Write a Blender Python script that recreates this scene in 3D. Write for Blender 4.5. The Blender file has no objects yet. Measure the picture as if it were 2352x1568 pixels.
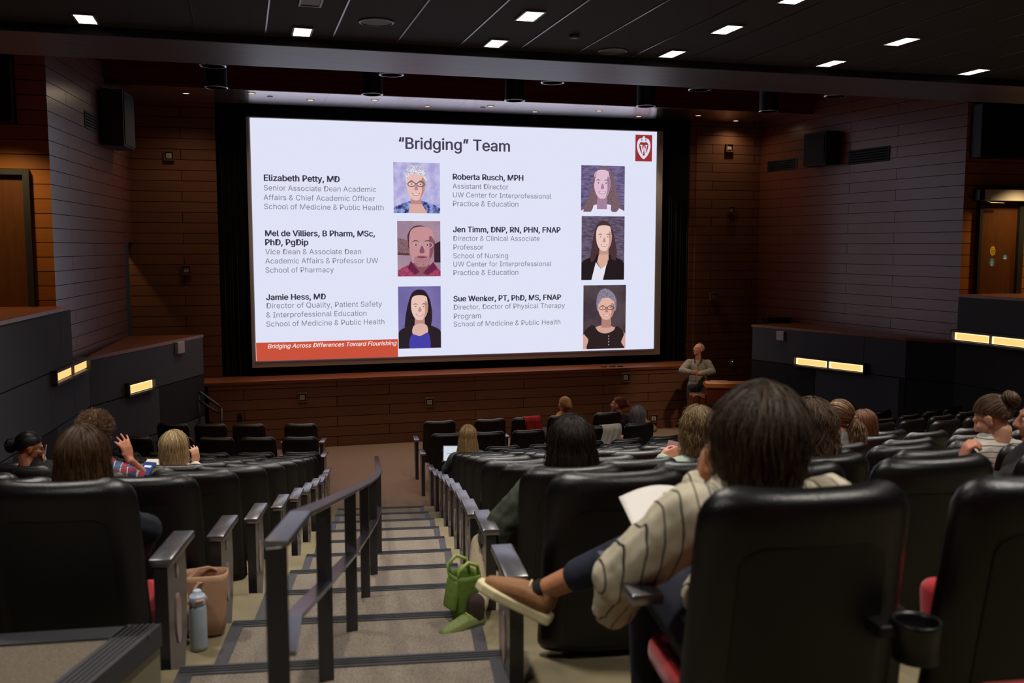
import bpy, bmesh, math, random
import numpy as np
from mathutils import Vector, Matrix, Quaternion
random.seed(7); rng = np.random.default_rng(7)
SC = bpy.context.scene; COL = SC.collection
V = Vector; PI = math.pi
# ------------------------------------------------------------------ camera, world, exposure
F = 2200.0; PITCH = math.atan(218/F); YAW = math.radians(15.8); CZ = 3.65
cd = bpy.data.cameras.new('camera'); cam = bpy.data.objects.new('camera', cd); COL.objects.link(cam)
cam.location = (0, 0, CZ); cam.rotation_euler = (PI/2-PITCH, 0, -YAW)
cd.sensor_width = 36; cd.lens = F/2352*36; cd.clip_start = .05; cd.clip_end = 100
cd.dof.use_dof = True; cd.dof.focus_distance = 11.5; cd.dof.aperture_fstop = 3.2
SC.camera = cam
w = bpy.data.worlds.new('world'); SC.world = w; w.use_nodes = True
w.node_tree.nodes['Background'].inputs[0].default_value = (.5, .45, .4, 1)
w.node_tree.nodes['Background'].inputs[1].default_value = 0.0
SC.view_settings.view_transform = 'Standard'; SC.view_settings.look = 'None'
SC.view_settings.exposure = 0.0; SC.view_settings.gamma = 1.0; SC.view_settings.use_curve_mapping = False
try:
    SC.cycles.use_denoising = True; SC.cycles.max_bounces = 6; SC.cycles.diffuse_bounces = 3
    SC.cycles.glossy_bounces = 3; SC.cycles.sample_clamp_indirect = 4; SC.cycles.caustics_reflective = False
except Exception: pass
SLIDE = .80          # radiance of white on the projected slide
PANEL = 3.0          # ceiling panel radiance
PANEL_W = 27.0       # lamp power behind each panel
def light(name, kind, loc, power, color=(1, 1, 1), aim=None, **kw):
    d = bpy.data.lights.new(name, kind); o = bpy.data.objects.new(name, d); COL.objects.link(o)
    o.location = loc; d.energy = power; d.color = color
    for k, v in kw.items(): setattr(d, k, v)
    if aim is not None: o.rotation_euler = (V(aim)-V(loc)).to_track_quat('-Z', 'Y').to_euler()
    return o
# ------------------------------------------------------------------ pixel <-> place helpers (measured from the photograph)
FW = V((math.sin(YAW)*math.cos(PITCH), math.cos(YAW)*math.cos(PITCH), -math.sin(PITCH)))
RT = V((math.cos(YAW), -math.sin(YAW), 0)); UP = RT.cross(FW); CAM = V((0, 0, CZ)); HD = V((math.sin(YAW), math.cos(YAW), 0))
def ray(x, y): return FW + RT*((x-1176)/F) - UP*((y-784)/F)
def onZ(x, y, z): r = ray(x, y); return CAM + r*((z-CZ)/r.z)
def onY(x, y, Y): r = ray(x, y); return CAM + r*(Y/r.y)
def onD(x, y, d): r = ray(x, y); return CAM + r*(d/r.dot(HD))
def onPl(x, y, p, n): r = ray(x, y); return CAM + r*((V(p)-CAM).dot(V(n))/r.dot(V(n)))
def pix(p):
    v = V(p)-CAM; z = v.dot(FW); return 1176+F*v.dot(RT)/z, 784-F*v.dot(UP)/z, z
# ------------------------------------------------------------------ materials
def lin(h):
    h = h.lstrip('#'); c = [int(h[i:i+2], 16)/255 for i in (0, 2, 4)]
    return tuple(x/12.92 if x <= .04045 else ((x+.055)/1.055)**2.4 for x in c)
MATS = {}
def mat(name, col, rough=.5, metal=0, noise=0, nscale=20, bump=0, bscale=None, emis=None, estr=0, spec=.5, sheen=0, stretch=None):
    if name in MATS: return MATS[name]
    m = bpy.data.materials.new(name); m.use_nodes = True; nt = m.node_tree; b = nt.nodes['Principled BSDF']
    c = lin(col) if isinstance(col, str) else col
    b.inputs['Base Color'].default_value = (*c, 1); b.inputs['Roughness'].default_value = rough
    b.inputs['Metallic'].default_value = metal; b.inputs['Specular IOR Level'].default_value = spec
    if sheen: b.inputs['Sheen Weight'].default_value = sheen
    if emis is not None:
        e = lin(emis) if isinstance(emis, str) else emis
        b.inputs['Emission Color'].default_value = (*e, 1); b.inputs['Emission Strength'].default_value = estr
    if noise or bump:
        tc = nt.nodes.new('ShaderNodeTexCoord'); src = tc.outputs['Object']
        if stretch:
            mp = nt.nodes.new('ShaderNodeMapping'); mp.inputs['Scale'].default_value = stretch
            nt.links.new(src, mp.inputs[0]); src = mp.outputs[0]
        n = nt.nodes.new('ShaderNodeTexNoise'); n.inputs['Scale'].default_value = nscale; n.inputs['Detail'].default_value = 4
        nt.links.new(src, n.inputs['Vector'])
        if noise:
            r = nt.nodes.new('ShaderNodeValToRGB')
            r.color_ramp.elements[0].position = .3; r.color_ramp.elements[1].position = .7
            r.color_ramp.elements[0].color = (*[max(0, x*(1-noise)) for x in c], 1)
            r.color_ramp.elements[1].color = (*[min(1, x*(1+noise)) for x in c], 1)
            nt.links.new(n.outputs['Fac'], r.inputs[0]); nt.links.new(r.outputs[0], b.inputs['Base Color'])
        if bump:
            n2 = n
            if bscale:
                n2 = nt.nodes.new('ShaderNodeTexNoise'); n2.inputs['Scale'].default_value = bscale; nt.links.new(src, n2.inputs['Vector'])
            bp = nt.nodes.new('ShaderNodeBump'); bp.inputs['Strength'].default_value = bump; bp.inputs['Distance'].default_value = .01
            nt.links.new(n2.outputs['Fac'], bp.inputs['Height']); nt.links.new(bp.outputs[0], b.inputs['Normal'])
    MATS[name] = m; return m
TANX = 1
def plank(name, col, axis='X', pw=1.9, ph=.185, rough=.42, groove=.006, gdark=.12, var=.18, spec=.4):
    """horizontal boards with dark joints: u runs along the wall, v is height (or depth for a soffit)"""
    if name in MATS: return MATS[name]
    m = bpy.data.materials.new(name); m.use_nodes = True; nt = m.node_tree; b = nt.nodes['Principled BSDF']; L = nt.links.new
    g = nt.nodes.new('ShaderNodeNewGeometry'); s = nt.nodes.new('ShaderNodeSeparateXYZ'); L(g.outputs['Position'], s.inputs[0])
    cb = nt.nodes.new('ShaderNodeCombineXYZ')
    u, v = {'X': ('X', 'Z'), 'Y': ('Y', 'Z'), 'S': ('X', 'Y')}[axis]
    L(s.outputs[u], cb.inputs[0]); L(s.outputs[v], cb.inputs[1])
    br = nt.nodes.new('ShaderNodeTexBrick'); L(cb.outputs[0], br.inputs['Vector'])
    c = lin(col)
    br.inputs['Color1'].default_value = (*[x*(1-var) for x in c], 1); br.inputs['Color2'].default_value = (*[x*(1+var) for x in c], 1)
    br.inputs['Mortar'].default_value = (*[x*gdark for x in c], 1); br.inputs['Scale'].default_value = 1
    br.inputs['Mortar Size'].default_value = groove; br.inputs['Mortar Smooth'].default_value = .1
    br.inputs['Brick Width'].default_value = pw; br.inputs['Row Height'].default_value = ph; br.offset = .37; br.offset_frequency = 2
    mp = nt.nodes.new('ShaderNodeMapping'); mp.inputs['Scale'].default_value = (1.2, 22, 1); L(cb.outputs[0], mp.inputs[0])
    n = nt.nodes.new('ShaderNodeTexNoise'); n.inputs['Scale'].default_value = 2.2; n.inputs['Detail'].default_value = 5; L(mp.outputs[0], n.inputs['Vector'])
    mx = nt.nodes.new('ShaderNodeMix'); mx.data_type = 'RGBA'; mx.blend_type = 'MULTIPLY'; mx.inputs[0].default_value = .5
    rp = nt.nodes.new('ShaderNodeValToRGB'); rp.color_ramp.elements[0].color = (.55, .5, .45, 1); rp.color_ramp.elements[1].color = (1.15, 1.1, 1.05, 1)
    L(n.outputs['Fac'], rp.inputs[0]); L(br.outputs['Color'], mx.inputs[6]); L(rp.outputs[0], mx.inputs[7]); L(mx.outputs[2], b.inputs['Base Color'])
    bp = nt.nodes.new('ShaderNodeBump'); bp.inputs['Strength'].default_value = .5; bp.inputs['Distance'].default_value = .006; bp.invert = True
    L(br.outputs['Fac'], bp.inputs['Height']); L(bp.outputs[0], b.inputs['Normal'])
    b.inputs['Specular IOR Level'].default_value = spec
    mr = nt.nodes.new('ShaderNodeMapRange'); mr.inputs['To Min'].default_value = rough; mr.inputs['To Max'].default_value = 1; L(br.outputs['Fac'], mr.inputs['Value']); L(mr.outputs[0], b.inputs['Roughness'])
    mq = nt.nodes.new('ShaderNodeMapRange'); mq.inputs['To Min'].default_value = spec; mq.inputs['To Max'].default_value = 0; L(br.outputs['Fac'], mq.inputs['Value']); L(mq.outputs[0], b.inputs['Specular IOR Level'])
    if axis == 'S':      # fine brushed grain along the slats
        b.inputs['Anisotropic'].default_value = .95; b.inputs['Metallic'].default_value = .85; b.inputs['IOR'].default_value = 7; tg = nt.nodes.new('ShaderNodeCombineXYZ'); tg.inputs[TANX].default_value = 1; L(tg.outputs[0], b.inputs['Tangent'])
    MATS[name] = m; return m
def tiles(name, col, x0, y0, sx, sy, seam, rough=.8):
    """dark mineral tiles in a thin grid"""
    m = bpy.data.materials.new(name); m.use_nodes = True; nt = m.node_tree; b = nt.nodes['Principled BSDF']; L = nt.links.new
    g = nt.nodes.new('ShaderNodeNewGeometry'); mp = nt.nodes.new('ShaderNodeMapping'); mp.inputs['Location'].default_value = (-x0, -y0, 0)
    L(g.outputs['Position'], mp.inputs[0])
    br = nt.nodes.new('ShaderNodeTexBrick'); L(mp.outputs[0], br.inputs['Vector']); br.offset = 0; br.inputs['Scale'].default_value = 1
    c = lin(col); br.inputs['Color1'].default_value = (*c, 1); br.inputs['Color2'].default_value = (*c, 1); br.inputs['Mortar'].default_value = (*[x*.35 for x in c], 1)
    br.inputs['Brick Width'].default_value = sx; br.inputs['Row Height'].default_value = sy; br.inputs['Mortar Size'].default_value = seam
    L(br.outputs['Color'], b.inputs['Base Color']); b.inputs['Roughness'].default_value = rough
    n = nt.nodes.new('ShaderNodeTexNoise'); n.inputs['Scale'].default_value = 90; L(g.outputs['Position'], n.inputs['Vector'])
    bp = nt.nodes.new('ShaderNodeBump'); bp.inputs['Strength'].default_value = .3; bp.inputs['Distance'].default_value = .01; L(n.outputs['Fac'], bp.inputs['Height']); L(bp.outputs[0], b.inputs['Normal'])
    return m
def emat(name, col, s=1.0):
    if name in MATS: return MATS[name]
    m = bpy.data.materials.new(name); m.use_nodes = True; nt = m.node_tree; nt.nodes.clear()
    o = nt.nodes.new('ShaderNodeOutputMaterial'); e = nt.nodes.new('ShaderNodeEmission')
    c = lin(col) if isinstance(col, str) else col
    e.inputs[0].default_value = (*c, 1); e.inputs[1].default_value = s; nt.links.new(e.outputs[0], o.inputs[0])
    MATS[name] = m; return m
# ------------------------------------------------------------------ mesh helpers
def bmnew(): return bmesh.new()
def box(bm, c, s, R=None):
    M = Matrix.Translation(V(c)) @ (R.to_4x4() if R is not None else Matrix()) @ Matrix.Diagonal((s[0], s[1], s[2], 1))
    return bmesh.ops.create_cube(bm, size=1, matrix=M)['verts']
def box2(bm, a, b):
    a, b = V(a), V(b); return box(bm, (a+b)/2, [abs(x) for x in (b-a)])
def rotz(a): return Matrix.Rotation(a, 3, 'Z')
def basis(d):
    d = V(d).normalized(); u = d.cross(V((0, 0, 1)))
    if u.length < 1e-4: u = V((1, 0, 0))
    u.normalize(); return u, d.cross(u)
def ring_skin(bm, rings, cap=True, closed=False):
    vs = [[bm.verts.new(p) for p in r] for r in rings]; n = len(vs[0])
    for a, b in zip(vs, vs[1:]):
        for i in range(n): bm.faces.new((a[i], a[(i+1) % n], b[(i+1) % n], b[i]))
    if closed:
        a, b = vs[-1], vs[0]
        for i in range(n): bm.faces.new((a[i], a[(i+1) % n], b[(i+1) % n], b[i]))
    elif cap: bm.faces.new(vs[0][::-1]); bm.faces.new(vs[-1])
    return vs
def tube(bm, pts, r, n=8):
    pts = [V(p) for p in pts]; rr = r if isinstance(r, (list, tuple)) else [r]*len(pts); rings = []; pu = None
    for i, p in enumerate(pts):
        d = (pts[min(i+1, len(pts)-1)]-pts[max(i-1, 0)]).normalized()
        if pu is None: u, v = basis(d)
        else:
            u = (pu-d*pu.dot(d)).normalized(); v = d.cross(u)
        pu = u
        rings.append([p+(u*math.cos(2*PI*k/n)+v*math.sin(2*PI*k/n))*rr[i] for k in range(n)])
    ring_skin(bm, rings)
def cyl(bm, a, b, r, n=16, r2=None): tube(bm, [a, b], [r, r if r2 is None else r2], n)
def lathe(bm, prof, c=(0, 0, 0), n=24):
    ring_skin(bm, [[V(c)+V((r*math.cos(2*PI*k/n), r*math.sin(2*PI*k/n), z)) for k in range(n)] for r, z in prof])
def prism(bm, poly, z0, z1, f=None):
    """polygon (x,y) extruded between two heights; f maps (x,y,z)->point"""
    f = f or (lambda x, y, z: V((x, y, z)))
    a = [bm.verts.new(f(x, y, z0)) for x, y in poly]; b = [bm.verts.new(f(x, y, z1)) for x, y in poly]; n = len(a)
    bm.faces.new(a[::-1]); bm.faces.new(b)
    for i in range(n): bm.faces.new((a[i], a[(i+1) % n], b[(i+1) % n], b[i]))
def ell(bm, c, r, R=None, seg=16, rings=10):
    M = Matrix.Translation(V(c)) @ (R.to_4x4() if R is not None else Matrix()) @ Matrix.Diagonal((r[0], r[1], r[2], 1))
    bmesh.ops.create_uvsphere(bm, u_segments=seg, v_segments=rings, radius=1, matrix=M)
def obj(name, bm, m, parent=None, smooth=False, bevel=0, seg=2, label=None, fix=True):
    if fix: bmesh.ops.recalc_face_normals(bm, faces=bm.faces)
    me = bpy.data.meshes.new(name); bm.to_mesh(me); bm.free()
    for x in (m if isinstance(m, (list, tuple)) else [m]): me.materials.append(x)
    o = bpy.data.objects.new(name, me); COL.objects.link(o)
    if parent is not None: o.parent = parent
    if smooth:
        me.polygons.foreach_set('use_smooth', [True]*len(me.polygons))
    if bevel:
        b = o.modifiers.new('bevel', 'BEVEL'); b.width = bevel; b.segments = seg; b.limit_method = 'ANGLE'; b.angle_limit = .7; b.harden_normals = False
    if label: o['label'] = label
    return o
def tag(o, label, cat, group=None, kind=None):
    o['label'] = label; o['category'] = cat
    if group: o['group'] = group
    if kind: o['kind'] = kind
    return o
def struct(name, bm, m, **k): o = obj(name, bm, m, **k); o['kind'] = 'structure'; return o
def empty(name, loc, rz=0):
    o = bpy.data.objects.new(name, None); COL.objects.link(o); o.location = loc; o.rotation_euler = (0, 0, rz); o.empty_display_size = .1; return o
def local(o, p):     # world point -> coordinates under a Z-rotated empty
    d = V(p)-o.location; c, s = math.cos(-o.rotation_euler[2]), math.sin(-o.rotation_euler[2])
    return V((d.x*c-d.y*s, d.x*s+d.y*c, d.z))
# ------------------------------------------------------------------ materials of the place
WOODX = plank('wood_boards_front', '#7d5640', 'X', pw=2.6, var=.1); WOODY = plank('wood_boards_side', '#6f4232', 'Y', pw=3.1, rough=.27, spec=.45, var=.05, gdark=.15, groove=.004)
WOODL = plank('wood_boards_wing', '#6f4232', 'Y', pw=3.1, rough=.27, spec=.7, var=.05, gdark=.15, groove=.004); WOODL.node_tree.nodes['Principled BSDF'].inputs['IOR'].default_value = 2.9
WOODA = plank('wood_boards_entry', '#a5682f', 'X', pw=3.5); WOODS = plank('wood_slats_soffit', '#efe6f0', 'S', pw=2.4, ph=.11, rough=.21, groove=.003, spec=1.0, var=.05)
WOODF = plank('wood_fascia', '#6e2f1c', 'X', pw=2.4, ph=.11, groove=.003)
CAPM = mat('wood_cap', '#7d4529', .38, noise=.25, nscale=3, stretch=(1, 9, 9))
FABG = mat('fabric_grey', '#4a4a50', .9, noise=.2, nscale=200); FABD = mat('fabric_black', '#1c1a1c', .9, noise=.2, nscale=200)
BLACK = mat('matte_black', '#0a0a0c', .85); VEL = mat('curtain_black', '#08080b', .9); JOINT = mat('joint_black', '#060606', .9)
CONC = mat('floor_concrete', '#756a50', .8, noise=.12, nscale=6); CARP = mat('aisle_carpet_pile', '#746a5f', .95, noise=.5, nscale=170, bump=.4)
CARPB = mat('stage_carpet_pile', '#80695c', .95, noise=.3, nscale=260, bump=.3); NOSE = mat('nosing_rubber', '#3a393d', .5)
DKMET = mat('dark_paint_metal', '#2a282c', .3, spec=.6); BRNMET = mat('bronze_metal', '#3b3532', .4)
BEAM = mat('beam_grey', '#4c4d58', .4, noise=.3, nscale=2.5, stretch=(1, 7, 1))
SILV = mat('silver', '#c9c9d0', .25, 1)
# ------------------------------------------------------------------ tiers
C0 = V((4.3, 29.7, 0))
ZL = {-2: 2.66, -1: 2.42, 0: 2.176, 1: 1.929, 2: 1.692, 3: 1.459, 4: 1.234, 5: 1.02, 6: .808, 7: .599, 8: .387, 9: .176}
def zrow(k): return ZL.get(k, 0.0)
def rnose(k): return 26.67-1.032*k+(.3 if k < 0 else 0)
def rrow(k): return 26.6-1.032*(k-1)
def lerp(x, a, b, ya, yb): return ya+(yb-ya)*min(1, max(0, (x-a)/(b-a)))
ASH = [0, 0, .035, .07, .12, .155, .175, .19, .2, .185, .165, .07, 0, 0]
def phiA(r):
    t = min(12.99, max(0, (27.632-r)/1.032)); i = int(t); sft = ASH[i]+(ASH[i+1]-ASH[i])*(t-i)
    return math.radians(lerp(r, 15.25, 26.6, 9.2, 8.58))-sft/r
def hwA(r): return lerp(r, 15.25, 26.6, .70, .58)
def pol(r, ph, z=0): return V((C0.x+r*math.sin(ph), C0.y-r*math.cos(ph), z))
def sector(bm, r0, r1, a0, a1, z0, z1, n=24):
    for_in = [pol(r0, a0+(a1-a0)*i/n) for i in range(n+1)]; out = [pol(r1, a0+(a1-a0)*i/n) for i in range(n+1)]
    prism(bm, [(p.x, p.y) for p in for_in+out[::-1]], z0, z1)
for k in range(9, -3, -1):
    bm = bmnew(); sector(bm, rnose(k), rnose(k-1)+.02 if k > -2 else 36, -.47, .42, -.1, ZL[k])
    struct('floor', bm, CONC)
bm = bmnew(); sector(bm, 6, 36, -1.0, 1.0, -.3, -.002); prism(bm, [(-8, 10), (17, 10), (17, 19), (-8, 19)], -.3, 0)
struct('floor', bm, CARPB)
def strip(bm, pts, wdt, z, h=.006):
    for a, b in zip(pts, pts[1:]):
        a, b = V(a), V(b); d = (b-a).normalized(); n = V((-d.y, d.x, 0))*wdt/2
        prism(bm, [(q.x, q.y) for q in (a-n, b-n, b+n, a+n)], z, z+h)
for side in (-1, 1):
    for k in range(-1, 10):
        r0, r1 = rnose(k), rnose(k-1)-.004; w_ = .565
        def ap(r, off): ph = side*phiA(r); return pol(r, ph+off/r)
        q = [ap(r0, -w_), ap(r0, w_), ap(r1, w_), ap(r1, -w_)]
        bm = bmnew(); prism(bm, [(p.x, p.y) for p in q], ZL[k], ZL[k]+.005); o = struct('floor_runner', bm, CARP)
        bm = bmnew(); strip(bm, [ap(r0+.03, -w_), ap(r0+.03, w_)], .075, ZL[k]+.004)
        for s in (-1, 1): strip(bm, [ap(r0, s*(w_-.025)), ap(r1, s*(w_-.025))], .055, ZL[k]+.003)
        for g in (0, 1, 2): strip(bm, [ap(r0+.012+.018*g, -w_), ap(r0+.012+.018*g, w_)], .006, ZL[k]+.008)
        prism(bm, [(p.x, p.y) for p in (ap(r0-.006, -w_), ap(r0-.006, w_), ap(r0+.01, w_), ap(r0+.01, -w_))], ZL[k]-.05, ZL[k]+.008)
        struct('trim_nosing', bm, NOSE)
# raised cross-aisle platform behind the side block
PC = onZ(365, 1434, 2.44); PD2 = onZ(241, 1538, 2.44); dv = (PD2-PC).normalized(); PL = onZ(0, 1457, 2.44); lv = (PL-PC).normalized()
PE = PC+dv*1.5; PG = PE+lv*3.4; PH = PC+lv*3.4
bm = bmnew(); prism(bm, [(p.x, p.y) for p in (PC, PE, PG, PH)], ZL[0]-.3, 2.432); struct('floor_platform', bm, mat('platform_side', '#8c8a72', .8, noise=.1, nscale=5))
ins = lambda p: p
bm = bmnew(); prism(bm, [(p.x, p.y) for p in (PC+dv*.1+lv*.1, PE+lv*.1, PG, PH+dv*.1)], 2.43, 2.438); struct('floor_runner', bm, mat('platform_carpet', '#6a5f52', .95, noise=.4, nscale=220, bump=.4))
bm = bmnew(); strip(bm, [PC+lv*.05, PE+lv*.05], .1, 2.432, .01); strip(bm, [PC+dv*.045, PH+dv*.045], .09, 2.432, .01)
for g in range(5): strip(bm, [PC+lv*(.015+.017*g), PE+lv*(.015+.017*g)], .007, 2.442, .004)
prism(bm, [(p.x, p.y) for p in (PC-lv*.008, PE-lv*.008, PE+lv*.01, PC+lv*.01)], 2.37, 2.443); struct('trim_nosing', bm, NOSE)
# ------------------------------------------------------------------ shell
ZCAP = 2.13
TL, BL, WL = onZ(463, 768, ZCAP), V((-2.07, 14.25, 0)), V((-2.3, 13.5, 0)); WLp = V((-2.15, 13.5, 0)); RLv = WLp+V((-1.75, -16.5, 0))
TR, BR, WR = onZ(1730, 745, ZCAP), V((10.75, 13.6, 0)), V((11.15, 12.9, 0)); RRv = WR+V((1.1, -16, 0))
YS = 18.15
def quadwall(bm, a, b, z0, z1, t):
    a, b = V((a[0], a[1], 0)), V((b[0], b[1], 0)); d = (b-a).normalized(); n = V((-d.y, d.x, 0))*t
    prism(bm, [(p.x, p.y) for p in (a, b, b+n, a+n)], z0, z1)
# front wall either side of the screen
XL, XR = onY(492, 232, YS).x, onY(1602, 285, YS).x
bm = bmnew(); box2(bm, (-3.2, YS, 0), (XL, YS+.2, 7.6)); struct('wall_front', bm, WOODX)
bm = bmnew(); box2(bm, (XR, YS, 0), (11.6, YS+.2, 7.6)); box2(bm, (XR-.12, YS+.05, 1.25), (XR, YS+.5, 6.2)); struct('wall_front', bm, WOODX)
bm = bmnew(); box2(bm, (XL-.2, YS+1.0, 0), (XR+.2, YS+1.1, 7.6)); struct('wall_front', bm, VEL)
# stage apron
AX0, AX1 = -.66, 9.1
bm = bmnew(); box2(bm, (AX0, 17.55, 0), (AX1, 17.62, 1.2)); box2(bm, (AX0, 17.55, 0), (AX0+.06, YS, 1.2)); struct('wall_stage', bm, WOODX)
bm = bmnew(); box2(bm, (AX0-.02, 17.52, 1.2), (AX1+.02, YS+1.0, 1.262)); struct('trim_stage', bm, CAPM, bevel=.008)
# wing walls
WLf = V((-1.80, YS, 0)); WLm = WL.lerp(WLf, (17.45-13.5)/(YS-13.5))
bm = bmnew(); quadwall(bm, WL, WLf, 3.72, 7.6, .25); quadwall(bm, WL, WLm, 0, 3.72, .25); struct('wall_left', bm, WOODL)
bm = bmnew(); quadwall(bm, WLm, WLm+V((.05, .12, 0)), ZCAP-.05, 3.72, .3); struct('trim_jamb', bm, mat('jamb_green', '#26302c', .5))
WRf = V((10.55, YS, 0))
bm = bmnew(); quadwall(bm, WRf, WR, 0, 7.6, .25); struct('wall_right', bm, WOODY)
# entry walls that face the audience beyond the wing walls
bm = bmnew(); box2(bm, (-7, 13.5, 0), (-2.3, 13.7, 7.6)); struct('wall_entry', bm, WOODA)
bm = bmnew(); box2(bm, (11.15, 12.9, 0), (17, 13.1, 7.6)); struct('wall_entry', bm, WOODA)
bm = bmnew(); box2(bm, (-7.1, -6, -.3), (-7, 19, 7.6)); struct('wall_left', bm, FABD)
bm = bmnew(); box2(bm, (17, -6, -.3), (17.1, 19, 7.6)); struct('wall_right', bm, FABD)
bm = bmnew(); box2(bm, (-7, -6.1, -.3), (17, -6, 7.6)); struct('wall_back', bm, FABD)
bm = bmnew(); box2(bm, (-7, 9.4, 7.6), (17, 19.3, 7.7)); struct('ceiling', bm, BLACK)
# audience ceiling: tiles in a metal grid, stepped beam
ZC = 5.60; CX0, CY0, TS = 1.50, 9.47, .61
bm = bmnew(); box2(bm, (-7, -6, ZC), (17, 9.48, ZC+.1)); struct('ceiling', bm, tiles('ceiling_tiles', '#1a1a1b', CX0, CY0, TS, TS, .004))
bm = bmnew()
for i in range(-3, 20):
    x = CX0+i*TS; box2(bm, (x-.007, -1, ZC-.006), (x+.007, 9.48, ZC+.02))
struct('trim_ceiling', bm, mat('grid_bars', '#4b4b50', .25, spec=.8))
bm = bmnew(); box2(bm, (-7, 9.47, 5.53), (17, 10.62, 7.6)); struct('ceiling_beam', bm, BEAM)
bm = bmnew(); box2(bm, (-7, 9.44, 5.525), (17, 9.475, 5.62)); struct('trim_beam', bm, BLACK)
# soffit over the screen
ZU, YF = 6.2, 16.6
bm = bmnew(); box2(bm, (-1.9, YF, ZU), (10.9, YS+.02, ZU+.05)); struct('ceiling_soffit', bm, WOODS)
bm = bmnew(); box2(bm, (-2.1, YF-.05, ZU-.005), (11, YF, 7.6)); struct('trim_fascia', bm, WOODF)
# ------------------------------------------------------------------ side parapets with fabric panels
def parapet(name, tip, bend, corner, rear, sgn, tones):
    segs = [(tip, bend), (bend, corner), (corner, rear)]
    bm = bmnew(); bj = bmnew(); bd = bmnew()
    for si, (a, b) in enumerate(segs):
        top = ZCAP-.04 if si < 2 else 2.84; a, b = V((a.x, a.y, 0)), V((b.x, b.y, 0)); d = (b-a).normalized(); n = V((-d.y, d.x, 0))*(-sgn)
        Lg = (b-a).length; quadwall(bj, a-n*.03, b-n*.03, 0, top, -sgn*-.03 if False else .001)
        prism(bj, [(p.x, p.y) for p in (a+n*.0, b+n*.0, b-n*.1, a-n*.1)], 0, top)
        zs = [top]; z = 2.13 if si == 2 else 1.43
        if si == 2: rows = [(2.145, top), (1.445, 2.125), (.725, 1.425), (.02, .705)]
        else: rows = [(1.445, top), (.725, 1.425), (.02, .705)]
        for ri, (z0, z1) in enumerate(rows):
            cuts = tones[si][min(ri, len(tones[si])-1)]
            for (c0, c1, dark) in cuts:
                c1 = min(c1, Lg)
                if c0 >= Lg: continue
                p0, p1 = a+d*(c0+.004), a+d*(c1-.004)
                prism(bd if dark else bm, [(p.x, p.y) for p in (p0, p1, p1+n*.018, p0+n*.018)], z0, z1)
    struct(name, bj, JOINT); struct(name, bm, FABG); struct(name, bd, FABD)
parapet('wall_parapet_left', TL, BL, WLp, RLv, -1, [
    [[(0, 3.6, 0)], [(0, 1.55, 1), (1.55, 3.6, 0)], [(0, 3.6, 0)]],
    [[(0, 2, 0)], [(0, 2, 0)], [(0, 2, 1)]],
    [[(0, .5, 0), (.5, 20, 0)], [(0, 1.0, 0), (1.0, 3.0, 0), (3, 20, 0)], [(0, .8, 0), (.8, 2.4, 1), (2.4, 20, 0)], [(0, 20, 0)]]])
parapet('wall_parapet_right', TR, BR, WR, RRv, 1, [
    [[(0, 2.5, 0), (2.5, 4, 0)], [(0, 1.5, 1), (1.5, 3.2, 0), (3.2, 4, 1)], [(0, 4, 0)]],
    [[(0, 2, 1)], [(0, 2, 1)], [(0, 2, 1)]],
    [[(0, 20, 0)], [(0, 20, 1)], [(0, 20, 1)], [(0, 20, 0)]]])
def cap(name, poly, z, t=.05):
    bm = bmnew(); prism(bm, [(p[0], p[1]) for p in poly], z-t, z); struct(name, bm, CAPM, bevel=.006)
dl = (BL-V((TL.x, TL.y, 0))).normalized(); ol = V((-dl.y, dl.x, 0))*-.03
cap('trim_cap_left', [(TL.x+.03, TL.y+.02), (BL.x+.03, BL.y), (WLp.x+.02, WL.y), (WLm.x, WLm.y), (WLm.x, TL.y+.02)], ZCAP)
cap('trim_cap_left', [(WLp.x+.03, WL.y), (RLv.x+.03, RLv.y), (-7, RLv.y), (-7, 13.5), (WL.x, 13.5)], 2.885)
cap('trim_cap_right', [(TR.x-.03, TR.y+.02), (BR.x-.03, BR.y), (WR.x-.02, WR.y), (10.75, YS-.02), (10.5, TR.y+.02)], ZCAP)
cap('trim_cap_right', [(WR.x-.03, WR.y), (RRv.x-.03, RRv.y), (17, RRv.y), (17, 12.9), (WR.x, 12.9)], 2.885)
# ------------------------------------------------------------------ seats
VINYL = mat('black_vinyl', '#100f0f', .33, bump=.15, bscale=220, spec=.5); SHELL = mat('black_shell', '#0a0a09', .5, bump=.1, bscale=300)
RED = mat('red_upholstery', '#b01322', .85, noise=.2, nscale=160, sheen=.3); ARMW = mat('grained_armrest', '#3c3a41', .27, noise=.25, nscale=8, stretch=(30, 2, 2), bump=.03, spec=.9)
for _m in (ARMW,): _m.node_tree.nodes['Principled BSDF'].inputs['IOR'].default_value = 2.3
STAND = mat('standard_bronze', '#4a423e', .25, spec=.7); BADGE = mat('badge_pale', '#a58d86', .4, noise=.25, nscale=14)
def back_pt(s, v, f, W=.535, z0=.26, z1=.95, T=.085, rc=.085, up=0):
    """s in -1..1 across, v in 0..1 up, f=-1 rear / +1 front"""
    z = z0+(z1-z0)*v; hw = W/2*(1-.05*v)
    if z > z1-rc: hw = hw-rc+math.sqrt(max(0, rc*rc-(z-(z1-rc))**2))
    if z < z0+.05: hw = hw-.05+math.sqrt(max(0, .0025-(z0+.05-z)**2))
    e = max(0, 1-abs(s)**5)**.5; tz = min(1, max(0, (z1-z)/.05)); e *= math.sqrt(1-(1-tz)**2)
    tb = min(1, max(0, (z-z0)/.04)); e *= math.sqrt(1-(1-tb)**2)
    x = s*hw; y = -.115*(z-.26)/.69 + (.03*(s*s)-.012)+f*T/2*e + (-.012 if f < 0 else 0)*e
    return V((x, y, z-.005*(1-s*s)*max(0, v-.7)/.3))
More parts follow.
